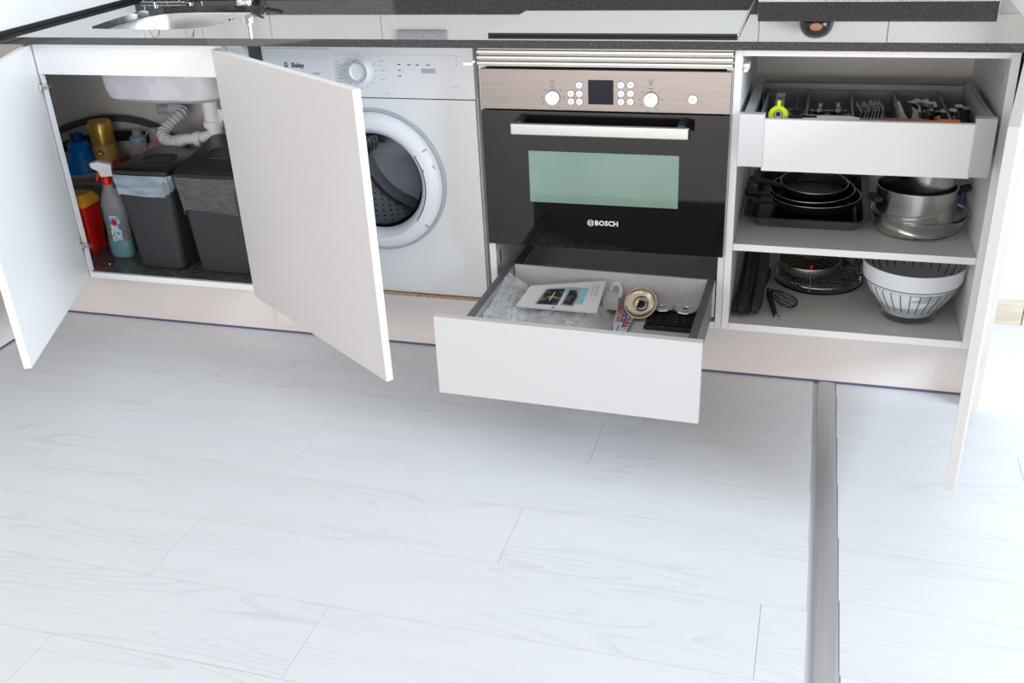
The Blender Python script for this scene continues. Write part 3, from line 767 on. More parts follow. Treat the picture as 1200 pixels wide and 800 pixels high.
b = B(); b.loft([[(.693, y, z), (.713, y, z), (.713, y, z + .0015), (.693, y, z + .0015)] for y, z in ((.03, .69), (.035, .715), (.05, .727), (.09, .728), (.13, .722), (.20, .65))]); b.build('strap', STEEL, gr)
gc = thing('clear_measuring_cup', (.735, .11, .66), 'small clear plastic cup behind the black spoon in the upper drawer', 'cup')
B().lathe([(.016, 0), (.026, .004), (.031, .035), (.034, .062), (.032, .062), (.029, .035), (.024, .006), (0, .005)], (.733, .105, .6232), 28).build('cup_wall', CPL, gc)
sp = thing('black_serving_spoon', (.735, .03, .69), 'black plastic serving spoon resting in the left of the upper drawer', 'spoon')
B().lathe([(0, -.006), (.010, -.005), (.017, 0), (.016, .001), (.009, -.003), (0, -.004)], (.742, .032, .705), 24, sx=1, sy=1.3).build('bowl', BLK, sp)
B().tube([(.742, .05, .704), (.738, .14, .69), (.74, .30, .675)], .004, 8).build('handle', BLK, sp)
for i, (x, y0_, y1_, lab) in enumerate(((1.088, .0, .20, 'long steel utensil handle nearest the tray in the right gap of the upper drawer'), (1.105, .03, .24, 'steel utensil handle in the middle of the right gap of the upper drawer'), (1.121, .01, .22, 'dark utensil handle against the right side of the upper drawer'))):
    u = thing('utensil', (x, y0_, .63), lab, 'utensil')
    B().tube([(x, y0_, .624), (x + .002, (y0_ + y1_) / 2, .648), (x + .004, y1_, .672)], .0038, 8).build('handle', STEEL if i != 2 else BLK, u)
    B().lathe([(0, -.003), (.008, -.002), (.0095, .001), (0, .0)], (x + .004, y1_ - .004, .675), 16, sy=1.8).build('head', STEEL, u)

# ---------------- middle shelf: tray, pans, pots
SH = .3832
rt = thing('roasting_tray', (.78, .33, SH), 'dark rectangular roasting tray on the middle shelf holding frying pans', 'baking tray')
x0, x1, y0, y1 = .632, .936, .130, .52
def rr3(x0, x1, y0, y1, r, z): return [(x, y, z) for x, y in rrect(x0, x1, y0, y1, r)]
B().loft([rr3(x0 + .028, x1 - .028, y0 + .012, y1 - .012, .022, SH + .0005), rr3(x0 + .015, x1 - .015, y0 + .004, y1 - .004, .028, SH + .022), rr3(x0, x1, y0 - .010, y1 + .01, .03, SH + .026), rr3(x0 - .002, x1 + .002, y0 - .012, y1 + .012, .032, SH + .029)], True, False).build('tray_body', TRAY, rt)
B().loft([rr3(x0 - .002, x1 + .002, y0 - .012, y1 + .012, .032, SH + .0292), rr3(x0 + .004, x1 - .004, y0 - .006, y1 + .006, .028, SH + .0297), rr3(x0 + .017, x1 - .017, y0 + .006, y1 - .006, .026, SH + .025), rr3(x0 + .030, x1 - .030, y0 + .014, y1 - .014, .02, SH + .003)], False, True).build('tray_inside', NONST, rt)
bx('tray_coating', NONST, rt, .668, .90, .16, .49, SH + .0034, SH + .005, .0005)
def pan(name, label, c, r, h, hang, hl, hm=BLK, tilt=(0, 0)):
    t = thing(name, c, label, 'frying pan', None, (tilt[0], tilt[1], 0))
    B().lathe([(0, 0), (r * .78, 0), (r * .86, .004), (r - .002, h - .001), (r - .0005, h), (r - .003, h), (r * .84, .006), (r * .76, .003), (0, .003)], (0, 0, 0), 56).build('pan_body', NONST, t, world=False)
    b = B(); b.tube([(r - .001) * Vector((math.cos(2 * PI * i / 56), math.sin(2 * PI * i / 56), 0)) + Vector((0, 0, h)) for i in range(56)], .0011, 6, closed=True); b.build('rim', ALU, t, world=False)
    d = Vector((math.cos(hang), math.sin(hang), 0)); e = Vector((-d.y, d.x, 0))
    b = B()
    rings = []
    for s_, w_, zz, th in ((r - .006, .012, h - .012, .005), (r + .03, .010, h - .002, .006), (r + .07, .012, h + .004, .008), (r + hl - .01, .013, h + .008, .008), (r + hl, .006, h + .008, .005)):
        p = d * s_; rings.append([tuple(p + e * w_ * ca + Vector((0, 0, zz + th * sa))) for ca, sa in [(math.cos(2 * PI * k / 8), math.sin(2 * PI * k / 8)) for k in range(8)]])
    b.loft(rings).build('handle', hm, t, world=False)
    return t
pan('frying_pan', 'lowest and widest black frying pan in the roasting tray', (.800, .300, SH + .006), .116, .034, math.radians(212), .07)
pan('frying_pan', 'middle black frying pan nested in the widest pan of the roasting tray', (.792, .318, SH + .018), .108, .032, math.radians(203), .06, tilt=(.05, 0))
pan('frying_pan', 'smallest black frying pan on top of the nested pans under the drawer', (.795, .345, SH + .030), .088, .028, math.radians(190), .08, tilt=(.06, .03))

gd = thing('glass_dish', (1.056, .19, SH), 'round clear glass oven dish under the steel pots on the middle shelf', 'dish')
B().lathe([(0, .0), (.076, .0), (.090, .004), (.104, .025), (.1105, .046), (.1135, .048), (.1135, .051), (.1075, .051), (.100, .027), (.087, .0075), (.074, .0045), (0, .0045)], (1.048, .182, SH + .0005), 64).build('bowl', GLASS, gd)
def pot(name, label, c, r, h, hz, long_h=True, ang=0):
    t = thing(name, c, label, 'pot')
    B().lathe([(0, 0), (r * .93, 0), (r * .985, .004), (r, .012), (r, h - .006), (r + .003, h - .001), (r + .003, h + .001), (r - .001, h), (r - .0025, h - .006), (r - .0025, .012), (r * .9, .004), (0, .0035)], (0, 0, 0), 64).build('pot_body', STEEL, t, world=False)
    d = Vector((math.cos(ang), math.sin(ang), 0)); e = Vector((-d.y, d.x, 0))
    B().box(r - .001, r + .004, -.009, .009, hz - .009, hz + .009, .002, m=Matrix.Rotation(ang, 4, 'Z')).build('handle_mount', ALU, t, world=False)
    rings = []
    for s_, w_, zz, th in ((r + .002, .012, hz, .012), (r + .015, .014, hz + .003, .012), (r + .03, .013, hz + .006, .010), (r + .042, .012, hz + .009, .009)):
        p = d * s_; rings.append([tuple(p + e * w_ * ca + Vector((0, 0, zz + th * sa))) for ca, sa in [(math.cos(2 * PI * k / 8), math.sin(2 * PI * k / 8)) for k in range(8)]])
    B().loft(rings).build('handle', BLK, t, world=False)
    B().box(-r - .022, -r + .0, -.025, .025, hz - .004, hz + .010, .005, m=Matrix.Rotation(ang, 4, 'Z')).build('side_grip', BLK, t, world=False)
    return t
pot('saucepan', 'large steel pot with a black handle standing in the glass dish', (1.035, .178, SH + .006), .092, .110, .082, ang=math.radians(22))
pot('saucepan', 'smaller steel pot stacked inside the large pot under the upper drawer', (1.055, .176, SH + .106), .064, .062, .046, ang=math.radians(20))
ld = thing('pot_lid', (1.05, .19, SH + .127), 'steel lid lying on the stacked pots', 'lid')
B().lathe([(.0, .012), (.03, .010), (.062, .004), (.074, .002), (.077, .0), (.075, -.0005), (.06, .002), (0, .008)], (1.055, .176, SH + .1692), 56, sx=.84, sy=.84).build('lid_plate', STEEL, ld)
B().lathe([(0, .0), (.008, 0), (.008, .008), (.016, .012), (.014, .018), (0, .02)], (1.055, .176, SH + .181), 20).build('lid_knob', BLK, ld)
bp_ = thing('blue_pan_cover', (1.15, .30, SH), 'blue plastic cover standing behind the steel pot', 'cover')
B().lathe([(0, 0), (.03, .001), (.032, .003), (0, .004)], (1.153, .33, SH + .033), 28, axis='X').build('disc', BLUE, bp_)

# ---------------- bottom shelf
BS = .1732
cl = thing('glass_bowl', (1.055, .17, BS), 'clear glass mixing bowl under the white colander on the bottom shelf', 'bowl')
B().lathe([(0, 0), (.060, 0), (.064, .003), (.071, .02), (.087, .055), (.104, .080), (.112, .098), (.1145, .100), (.110, .100), (.101, .082), (.084, .057), (.068, .022), (.06, .005), (0, .005)], (1.050, .130, BS + .0005), 64).build('bowl_wall', GLASS, cl)
cn = thing('white_colander', (1.055, .17, BS + .02), 'white plastic colander with long slots resting in the glass bowl on the bottom shelf', 'colander')
cc = (1.048, .128, BS + .008)
cprof = [(0, .010), (.055, .010), (.062, .013), (.066, .022), (.080, .040), (.098, .065), (.108, .085), (.113, .100), (.116, .101), (.117, .104), (.120, .140), (.123, .142), (.123, .145), (.1175, .144), (.1135, .108), (.110, .100), (.104, .084), (.094, .066), (.076, .042), (.060, .018), (0, .014)]
cb_ = B().lathe(cprof, cc, 96).build('colander_body', COLAN, cn)
def slots(profile, n, off, nm, a0_, w=.0012):
    for i in range(n):
        a = a0_ + 2 * PI * i / n
        d = Vector((math.cos(a), math.sin(a), 0)); e = Vector((-d.y, d.x, 0)); b = B(); rings = []
        for r, z in profile:
            p = Vector(cc) + d * (r + off) + Vector((0, 0, z)); rings.append([tuple(p + e * w + d * .0005), tuple(p - e * w + d * .0005), tuple(p - e * w - d * .0008), tuple(p + e * w - d * .0008)])
        b.loft(rings).build(nm, SLOT, cn)
slots([(.0735, .030), (.080, .0395), (.090, .0535), (.098, .0645), (.1035, .0755), (.108, .0845), (.110, .090)], 30, .0004, 'slot', -1.65)
slots([(.1035, .084), (.110, .100), (.1135, .108), (.1150, .122), (.1165, .136)], 30, -.0009, 'rim_slot', -1.65)
b = B(); b.tube([(cc[0] + .1165 * math.cos(2 * PI * i / 72), cc[1] + .1165 * math.sin(2 * PI * i / 72), cc[2] + .1005) for i in range(72)], .0011, 6, closed=True); b.build('rim_groove', SLOT, cn)

pl = thing('glass_turntable', (.83, .30, BS), 'round glass plate lying under the wire racks on the bottom shelf', 'plate')
B().lathe([(0, 0), (.10, 0), (.118, .006), (.120, .009), (.117, .009), (.099, .003), (0, .003)], (.828, .315, BS + .0003), 56).build('plate_disc', GLASS, pl)
wr = thing('wire_rack', (.83, .3, BS), 'round chrome microwave rack with red tipped legs on the bottom shelf', 'rack')
b = B(); rc_ = (.828, .315, BS + .020)
b.tube([(rc_[0] + .110 * math.cos(2 * PI * i / 48), rc_[1] + .110 * math.sin(2 * PI * i / 48), rc_[2]) for i in range(48)], .0018, 6, closed=True)
for i in range(-8, 9):
    h_ = i * .0125; w_ = math.sqrt(.110 ** 2 - h_ ** 2)
    dd = Vector((math.cos(.5), math.sin(.5), 0)); ee = Vector((-dd.y, dd.x, 0)); p = Vector(rc_) + ee * h_
    b.tube([p - dd * w_, p + dd * w_], .0013, 5)
b.build('rack_grid', CHROME, wr)
for k, a in enumerate((-1.75, -2.75, -.25, 1.4)):
    x, y = rc_[0] + .112 * math.cos(a), rc_[1] + .112 * math.sin(a)
    top = BS + (.075 if k == 0 else .105 if k == 1 else .062 if k == 2 else .06)
    B().tube([(x, y, BS + .009), (x, y, top)], .0018, 6).build('rack_leg', CHROME, wr)
    if k < 2: B().tube([(x, y, top - .008), (x, y, top + .009)], .0042, 8).build('leg_tip', RED, wr)
wr2 = thing('dark_wire_trivet', (.85, .33, BS + .03), 'dark lattice trivet lying over the round rack on the bottom shelf', 'trivet')
b = B(); z_ = BS + .026
for i in range(9):
    b.tube([(.775 + i * .02, .225, z_), (.755 + i * .02, .40, z_)], .0016, 5)
for i in range(7): b.tube([(.765, .235 + i * .027, z_ + .003), (.93, .245 + i * .027, z_ + .003)], .0016, 5)
b.build('lattice', IRON, wr2)
# steamer: perforated bowls
def steamer(name, label, c, r, h, tilt):
    t = thing(name, c, label, 'strainer', None, tilt)
    n = 40; b = B(); prof = []
    for i in range(9):
        a = i / 8 * PI / 2 * .92; prof.append((r * math.sin(a) + .001, h * (1 - math.cos(a))))
    prof = [(0, 0)] + prof
    b.lathe(prof, (0, 0, 0), 48).build('perforated_bowl', STEAMM, t, world=False, solid=.0012)
    b = B(); rt_ = prof[-1]
    b.tube([(rt_[0] * math.cos(2 * PI * i / 40), rt_[0] * math.sin(2 * PI * i / 40), rt_[1]) for i in range(40)], .0025, 6, closed=True); b.build('rim', STEEL, t, world=False)
    b = B()
    for k in range(3, 9):
        pr_, pz_ = (prof[k][0] + prof[k + 1][0]) / 2 if k < 9 else prof[k][0], (prof[k][1] + prof[min(k + 1, 9)][1]) / 2
        m_ = int(2 * PI * pr_ / .0085); sl = math.atan2(prof[min(k + 1, 9)][1] - prof[k][1], prof[min(k + 1, 9)][0] - prof[k][0] + 1e-6)
        for j in range(m_):
            T = Matrix.Rotation(2 * PI * (j + .5 * (k % 2)) / m_, 4, 'Z') @ Matrix.Translation((pr_, 0, pz_)) @ Matrix.Rotation(-sl, 4, 'Y')
            b.box(-.0020, .0020, -.0020, .0020, -.0013, .0013, 0, m=T)
    tag(b.build('holes', BLK, t, world=False), kind='stuff')
    return t
steamer('steamer_basket', 'perforated steel steamer basket sitting on the wire rack on the bottom shelf', (.80, .272, BS + .028), .080, .055, (0, 0, 0))
steamer('strainer_bowl', 'smaller perforated steel strainer tilted inside the steamer basket', (.795, .315, BS + .062), .066, .060, (math.radians(-32), math.radians(14), 0))
sh_ = thing('salt_shaker', (.915, .33, BS), 'small steel topped glass shaker behind the wire rack on the bottom shelf', 'shaker')
B().lathe([(0, 0), (.016, 0), (.018, .004), (.016, .06), (.012, .075), (.011, .085), (0, .085)], (.905, .36, BS + .031), 24).build('shaker_body', STEEL, sh_)
B().lathe([(.0125, 0), (.0135, .003), (.012, .014), (0, .018)], (.905, .36, BS + .1162), 24).build('shaker_cap', CHROME, sh_)
jg = thing('glass_jug', (.955, .40, BS), 'clear glass jug standing behind the colander on the bottom shelf', 'jug')
B().lathe([(0, 0), (.034, 0), (.038, .005), (.036, .06), (.040, .12), (.043, .14), (.040, .14), (.033, .06), (.034, .008), (0, .006)], (.962, .43, BS + .0004), 36).build('jug_wall', GLASS, jg)
# utensils standing: black handles
def utensil(label, p0, p1, r0, r1, group=None, hole=True, name='kitchen_utensil', bend=(0, 0, 0)):
    t = thing(name, p0, label, 'utensil', group)
    p0, p1 = Vector(p0), Vector(p1); d = (p1 - p0).normalized()
    up = Vector((0, 0, 1)); sd = d.cross(up).normalized(); nn = sd.cross(d)
    rings = []; K = 10
    for i in range(K + 1):
        s_ = i / K; p = p0.lerp(p1, s_) + Vector(bend) * math.sin(PI * s_)
        wd = r0 + (r1 - r0) * s_
        if i == 0: wd *= .55
        if i == K: wd *= .5
        th = wd * .62
        rings.append([tuple(p + sd * wd * math.cos(2 * PI * k / 10) + nn * th * math.sin(2 * PI * k / 10)) for k in range(10)])
    B().loft(rings).build('handle', BLK, t)
    if hole:
        q = p0 + d * .010 + nn * r0 * .6
        B().tube([q + (d * math.cos(2 * PI * i / 14) + sd * math.sin(2 * PI * i / 14)) * .0042 for i in range(14)], .0012, 6, closed=True).build('hanging_hole', RUB, t)
    return t
U = [('black utensil handle farthest left of the bundle on the bottom shelf', (.628, .035, BS + .012), (.645, .30, BS + .09), .009, .012),
     ('thick black utensil handle in front of the bundle on the bottom shelf', (.644, .030, BS + .013), (.664, .22, BS + .13), .0105, .014),
     ('black utensil handle between the thick one and the rightmost one', (.660, .040, BS + .012), (.672, .26, BS + .11), .009, .013),
     ('short black utensil handle peeking out below the middle of the bundle', (.654, .044, BS + .004 + .008), (.70, .25, BS + .05), .008, .010),
     ('rightmost black utensil handle leaning up along the bundle', (.678, .040, BS + .014), (.688, .20, BS + .145), .0115, .011)]
for u in U: utensil(u[0], u[1], u[2], u[3] * 1.2, u[4] * 1.15, bend=(.004, 0, -.006))
la = thing('black_ladle', (.66, .22, BS + .1), 'black ladle bowl at the top of the utensil bundle on the bottom shelf', 'ladle')
B().lathe([(0, -.02), (.018, -.017), (.030, -.004), (.034, .008), (.031, .008), (.016, -.013), (0, -.016)], (.660, .27, BS + .150), 32).build('ladle_bowl', BLK, la)
B().tube([(.66, .24, BS + .155), (.655, .16, BS + .12), (.65, .08, BS + .06)], .005, 8).build('ladle_handle', BLK, la)
wk = thing('wire_whisk', (.75, .08, BS), 'black wire whisk lying in front of the bottom shelf', 'whisk')
h0, h1 = Vector((.729, .050, BS + .009)), Vector((.708, .130, BS + .028))
B().tube([h0, h0.lerp(h1, .5), h1], [.006, .0085], 10).build('whisk_handle', BLK, wk)
B().tube([h0 + Vector((.005 * math.cos(2 * PI * i / 16) + .004, -.006 + .008 * math.sin(2 * PI * i / 16), -.002)) for i in range(16)], .0016, 6, closed=True).build('hanging_loop', CHROME, wk)
wk_s = Vector((.706, .150, BS + .034)); wk_e = Vector((.776, .085, BS + .022))
B().tube([h1, wk_s], .006, 8).build('ferrule', STEEL, wk)
b = B(); dd = (wk_e - wk_s); L_ = dd.length; dd.normalize(); s1 = dd.cross(Vector((0, 0, 1))).normalized(); s2 = s1.cross(dd)
for k in range(6):
    a = PI * k / 6; o_ = s1 * math.cos(a) * 1.2 + s2 * math.sin(a) * .75; pts = []
    for i in range(19):
        t = PI * i / 18 * 1.0; pts.append(wk_s + dd * (L_ * (math.sin(t) ** .75 if 0 < i < 18 else 0)) + o_ * (.026 * math.cos(t) * (math.sin(t) ** .6 if 0 < i < 18 else 0) * 1.25))
    b.tube(pts, .0011, 5)
b.build('whisk_wires', IRON, wk)

# ================================================================== SINK CABINET CONTENTS
FL = .1740
def bin_(name, label, x0, x1, y0, y1, h, bag_h, bagm, lid_T=None, seed=1):
    t = thing(name, ((x0 + x1) / 2, (y0 + y1) / 2, FL), label, 'waste bin')
    ins = .016
    def rr(f, z, g=0):
        i_ = ins * (1 - f) - g
        return rr3(x0 + i_, x1 - i_, y0 + i_ * .8, y1 - i_ * .8, .020, z)
    B().loft([rr(0, FL + .0005, -.006), rr(0, FL + .006), rr(1, FL + h), rr(1, FL + h, -.003), rr(0, FL + .01, -.003)], True, True).build('bin_body', BIN, t)
    # liner folded over the rim: wavy lower hem
    rnd = random.Random(seed); n = len(rr(1, 0)); ph = [rnd.uniform(0, 6) for _ in range(4)]
    def bagring(z, g, amp, wob):
        q = rr((z - FL) / h, z, g); c = Vector(((x0 + x1) / 2, (y0 + y1) / 2, 0)); out = []
        for k, (x, y, zz) in enumerate(q):
            d = (Vector((x, y, 0)) - c).normalized(); w_ = amp * math.sin(k * 2.1 + ph[0] + z * 60)
            out.append((x + d.x * w_, y + d.y * w_, zz + wob * math.sin(2 * PI * k / n * 2 + ph[1]) + wob * .4 * math.sin(2 * PI * k / n * 5 + ph[2])))
        return out
    def densify(q, m_=4):
        o = []
        for a, c in zip(q, q[1:] + q[:1]):
            for s_ in range(m_): o.append(tuple(Vector(a).lerp(Vector(c), s_ / m_)))
        return o
    rings = []
    K = 7
    for k in range(K + 1):
        f = k / K; z = FL + h + .001 - bag_h * (1 - f)
        q = densify(bagring(z, .0030, 0, 0)); out = []; c = Vector(((x0 + x1) / 2, (y0 + y1) / 2, 0)); m_ = len(q)
        for j, (x, y, zz) in enumerate(q):
            d = (Vector((x, y, 0)) - c).normalized()
            u_ = 2 * PI * j / m_
            w_ = .0016 * math.sin(u_ * 9 + ph[0] + f * 4) + .0012 * math.sin(u_ * 23 + ph[1] - f * 7) + .0025
            out.append((x + d.x * w_, y + d.y * w_, zz + (1 - f) * bag_h * .14 * math.sin(u_ * 2 + ph[2]) + (1 - f) * .003 * math.sin(u_ * 11 + ph[3])))
        rings.append(out)
    B().loft(rings, False, False).build('bin_liner', bagm, t)
    # lid
    lz = FL + h + .004
    T = lid_T or Matrix.Identity(4)
    b = B(); q0, q1 = rr3(x0 - .004, x1 + .004, y0 - .006, y1 + .004, .020, lz), rr3(x0 - .004, x1 + .004, y0 - .006, y1 + .004, .020, lz + .010)
    q2 = rr3(x0 + .004, x1 - .004, y0 + .002, y1 - .004, .018, lz + .015)
    b.loft([q0, q1, q2])
    for v in b.b.verts: v.co = T @ v.co
    ld_ = b.build('bin_lid', LIDM, t)
    b = B(); cx, cy = (x0 + x1) / 2, (y0 + y1) / 2
    pts = rrect(cx - .046, cx + .046, cy - .034, cy + .030, .022, 6)
    b.tube([T @ Vector((x, y, lz + .0155)) for x, y in pts], .004, 8, closed=True)
    b.build('lid_recess_rim', BIN, ld_)
    b = B(); b.prism(pts, lz + .0148, lz + .0156, m=T); b.build('lid_opening', BLK, ld_)
    return t
bin_('waste_bin', 'left black waste bin with a grey blue liner folded over its rim', -1.166, -.982, .046, .272, .296, .055, BAGG, seed=3)
lx0, lx1 = -.958, -.752
Tt = Matrix.Translation((0, .05, FL + .30)) @ Matrix.Rotation(math.radians(11), 4, 'X') @ Matrix.Translation((0, -.05, -(FL + .30)))
bin_('waste_bin', 'right black waste bin with a long crumpled black liner and raised lid', lx0, lx1, .046, .285, .296, .115, BAG, Tt, seed=11)

# spray bottle with window cleaner
def bottle_spray():
    c = Vector((-1.262, .135, FL)); t = thing('spray_bottle', c, 'clear trigger spray bottle with teal liquid and red collar beside the left bin', 'bottle')
    def ov(sx, sy, z, n=20, dx=0): return [(c.x + dx + sx * math.copysign(abs(math.cos(2 * PI * i / n)) ** .8, math.cos(2 * PI * i / n)), c.y + sy * math.copysign(abs(math.sin(2 * PI * i / n)) ** .8, math.sin(2 * PI * i / n)), z) for i in range(n)]
    B().loft([ov(.036, .022, FL + .001), ov(.040, .025, FL + .01), ov(.040, .025, FL + .05), ov(.036, .023, FL + .10), ov(.038, .024, FL + .15), ov(.037, .023, FL + .175), ov(.030, .019, FL + .195), ov(.015, .013, FL + .225), ov(.0125, .0125, FL + .235)]).build('bottle_shell', CPL, t)
    B().loft([ov(.0335, .0200, FL + .004), ov(.0370, .0225, FL + .012), ov(.037, .0225, FL + .050), ov(.0355, .0215, FL + .056)]).build('liquid', TEAL, t)
    l = B(); l.loft([[(c.x - .006, c.y - .0262, FL + .055), (c.x + .030, c.y - .0225, FL + .055), (c.x + .030, c.y - .0215, FL + .055), (c.x - .006, c.y - .0252, FL + .055)],
             [(c.x - .006, c.y - .0262, FL + .14), (c.x + .029, c.y - .0225, FL + .14), (c.x + .029, c.y - .0215, FL + .14), (c.x - .006, c.y - .0252, FL + .14)]]); lb = l.build('label_sheet', LABELM, t)
    B().lathe([(0, 0), (.010, 0), (.010, .0008), (0, .0008)], (c.x + .011, c.y - .0245, FL + .118), 6, axis='Y').build('label_emblem', RED, lb)
    B().lathe([(.014, 0), (.0155, .002), (.015, .022), (.0125, .026), (0, .026)], (c.x, c.y, FL + .234), 24).build('collar', RED, t)
    T = Matrix.Translation((c.x, c.y, FL + .26)) @ Matrix.Rotation(math.radians(205), 4, 'Z')
    b = B(); b.prism([(-.022, .0), (.012, 0), (.016, .018), (.034, .030), (.034, .044), (.012, .046), (-.024, .034)], -.0115, .0115, m=T @ Matrix.Rotation(PI / 2, 4, 'X'))
    b.build('spray_head', WPL, t)
    b = B(); b.prism([(.016, .018), (.026, .004), (.030, -.012), (.026, -.013), (.018, .002), (.008, .014)], -.005, .005, m=T @ Matrix.Rotation(PI / 2, 4, 'X')); b.build('trigger', RED, t)
    B().box(.034, .040, -.006, .006, .032, .043, .001, m=T).build('nozzle', RED, t)
bottle_spray()
rdx = thing('red_tub', (-1.39, .16, FL), 'bright red plastic tub with a yellow lid behind the lower hinge', 'tub')
rx, ry = -1.405, .165
b = B(); b.loft([rr3(rx - .045, rx + .030, ry - .03, ry + .045, .012, FL + .0005), rr3(rx - .050, rx + .034, ry - .034, ry + .05, .012, FL + .15)]); b.build('tub_body', RED, rdx)
b = B(); b.loft([rr3(rx - .053, rx + .037, ry - .037, ry + .053, .012, FL + .1505), rr3(rx - .053, rx + .037, ry - .037, ry + .053, .012, FL + .165), rr3(rx - .04, rx + .024, ry - .024, ry + .04, .01, FL + .185)]); b.build('tub_lid', YEL, rdx)
tb = thing('teal_bottle', (-1.19, .20, FL), 'narrow translucent teal bottle squeezed between spray bottle and left bin', 'bottle')
B().lathe([(0, 0), (.028, 0), (.031, .006), (.031, .13), (.026, .17), (.012, .20), (.012, .21), (0, .21)], (-1.212, .225, FL + .0005), 28).build('bottle_body', TEALP, tb)
B().lathe([(.0135, 0), (.0135, .022), (0, .024)], (-1.212, .225, FL + .2108), 20).build('bottle_cap', mat('dark_red_cap', (.35, .01, .015), .4), tb)
# storage box that carries the rear bottles
sx = thing('storage_box', (-1.40, .39, FL), 'long pale grey storage box at the back of the sink cabinet carrying bottles', 'box')
SBT = FL + .165
GBX = noise_mix(mat('pale_grey_box_plastic', rough=.5), (.22, .23, .22), (.27, .28, .27), ns=120)
bx('box_body', GBX, sx, -1.85, -1.235, .335, .515, FL, SBT - .012, .006)
bx('box_lid', mat('grey_box_lid', (.36, .37, .36), .45), sx, -1.86, -1.228, .328, .518, SBT - .0115, SBT, .003)
bb_ = thing('blue_bottle', (-1.545, .40, SBT), 'bright blue cleaner bottle with dark blue cap at the back left', 'bottle')
B().lathe([(0, 0), (.050, 0), (.056, .005), (.057, .014), (.054, .034), (.044, .056), (.034, .075), (.030, .088), (.037, .094), (.038, .103), (.031, .113), (.020, .118), (0, .118)], (-1.56, .40, SBT + .0005), 40).build('bottle_body', BLUE, bb_)
B().lathe([(.0205, 0), (.0215, .003), (.0205, .026), (0, .028)], (-1.56, .40, SBT + .1188), 28).build('bottle_cap', DBLUE, bb_)
B().lathe([(.0555, .0), (.0575, .004), (.0575, .014), (.0555, .018)], (-1.56, .40, SBT + .001), 40).build('base_label', PHGREY, bb_)
gc_ = thing('gold_spray_can', (-1.45, .42, SBT), 'tall gold aerosol can with a red emblem standing right of the blue bottle', 'can')
B().lathe([(0, 0), (.036, 0), (.038, .003), (.038, .108), (.036, .112), (0, .112)], (-1.462, .405, SBT + .0005), 40).build('can_body', GOLDL, gc_)
B().lathe([(.0375, 0), (.0385, .003), (.0375, .068), (.034, .074), (0, .075)], (-1.462, .405, SBT + .113), 40).build('can_cap', GOLD, gc_)
em = B(); em.prism([(-.017, 0), (0, .011), (.017, 0), (0, -.011)], 0, .001, m=Matrix.Translation((-1.452, .3655, SBT + .088)) @ Matrix.Rotation(.15, 4, 'Z') @ FR); eo = em.build('emblem', RED, gc_)
em = B(); em.prism([(-.010, 0), (0, .005), (.010, 0), (0, -.005)], 0, .001, m=Matrix.Translation((-1.452, .3645, SBT + .088)) @ Matrix.Rotation(.15, 4, 'Z') @ FR); em.build('emblem_centre', PAPER, gc_)
rb = thing('dustpan', (-1.30, .40, SBT), 'red plastic dustpan lying on the storage box behind the left bin', 'dustpan')
b = B(); b.loft([rr3(-1.40, -1.20, .345, .448, .012, SBT + .001), rr3(-1.41, -1.16, .335, .457, .014, SBT + .062)]); b.build('dustpan_body', mat('crimson_plastic', (.55, .01, .04), .35), rb)
ys = thing('dish_brush', (-1.36, .35, SBT), 'dish brush with yellow tip and teal white head beside the gold can', 'brush')
B().tube([(-1.372, .330, SBT + .012), (-1.352, .322, SBT + .062)], .009, 10).build('yellow_tip', YEL, ys)
B().lathe([(0, 0), (.02, .002), (.025, .012), (.018, .02), (0, .022)], (-1.362, .30, SBT + .0), 20).build('brush_head', TEALP, ys)
B().lathe([(.008, 0), (.022, .004), (.022, .012), (.01, .016), (0, .016)], (-1.356, .303, SBT + .020), 20).build('brush_collar', WPL, ys)
cb2 = thing('small_clear_bottle', (-1.29, .42, SBT), 'small clear bottle with a blue ring standing in the red dustpan', 'bottle')
B().lathe([(0, 0), (.032, 0), (.036, .01), (.034, .03), (.020, .045), (.017, .05), (.017, .056), (0, .056)], (-1.338, .42, SBT + 0.0630), 28).build('bottle_body', CPL, cb2)
B().lathe([(.0185, 0), (.026, .002), (.026, .014), (.0185, .016), (0, .016)], (-1.338, .42, SBT + 0.1195), 28).build('blue_ring', mat('light_blue_plastic', (.25, .5, .75), .35), cb2)
B().lathe([(.016, 0), (.016, .016), (.012, .022), (0, .023)], (-1.338, .42, SBT + 0.1360), 24).build('clear_cap', CPL, cb2)
pb = thing('pink_bottle', (-1.20, .42, SBT), 'pink bottle with a clear cap over a red top behind the left bin', 'bottle')
B().lathe([(0, 0), (.034, 0), (.036, .006), (.036, .045), (.028, .055), (.026, .058), (0, .058)], (-1.262, .42, SBT + .063), 28).build('bottle_body', PINK, pb)
B().lathe([(0, 0), (.014, 0), (.012, .024), (0, .03)], (-1.262, .42, SBT + .1215), 20).build('red_top', RED, pb)
B().lathe([(.025, 0), (.024, .03), (.017, .042), (0, .045)], (-1.262, .42, SBT + .1215), 28).build('clear_cap', CPL, pb, solid=.001)
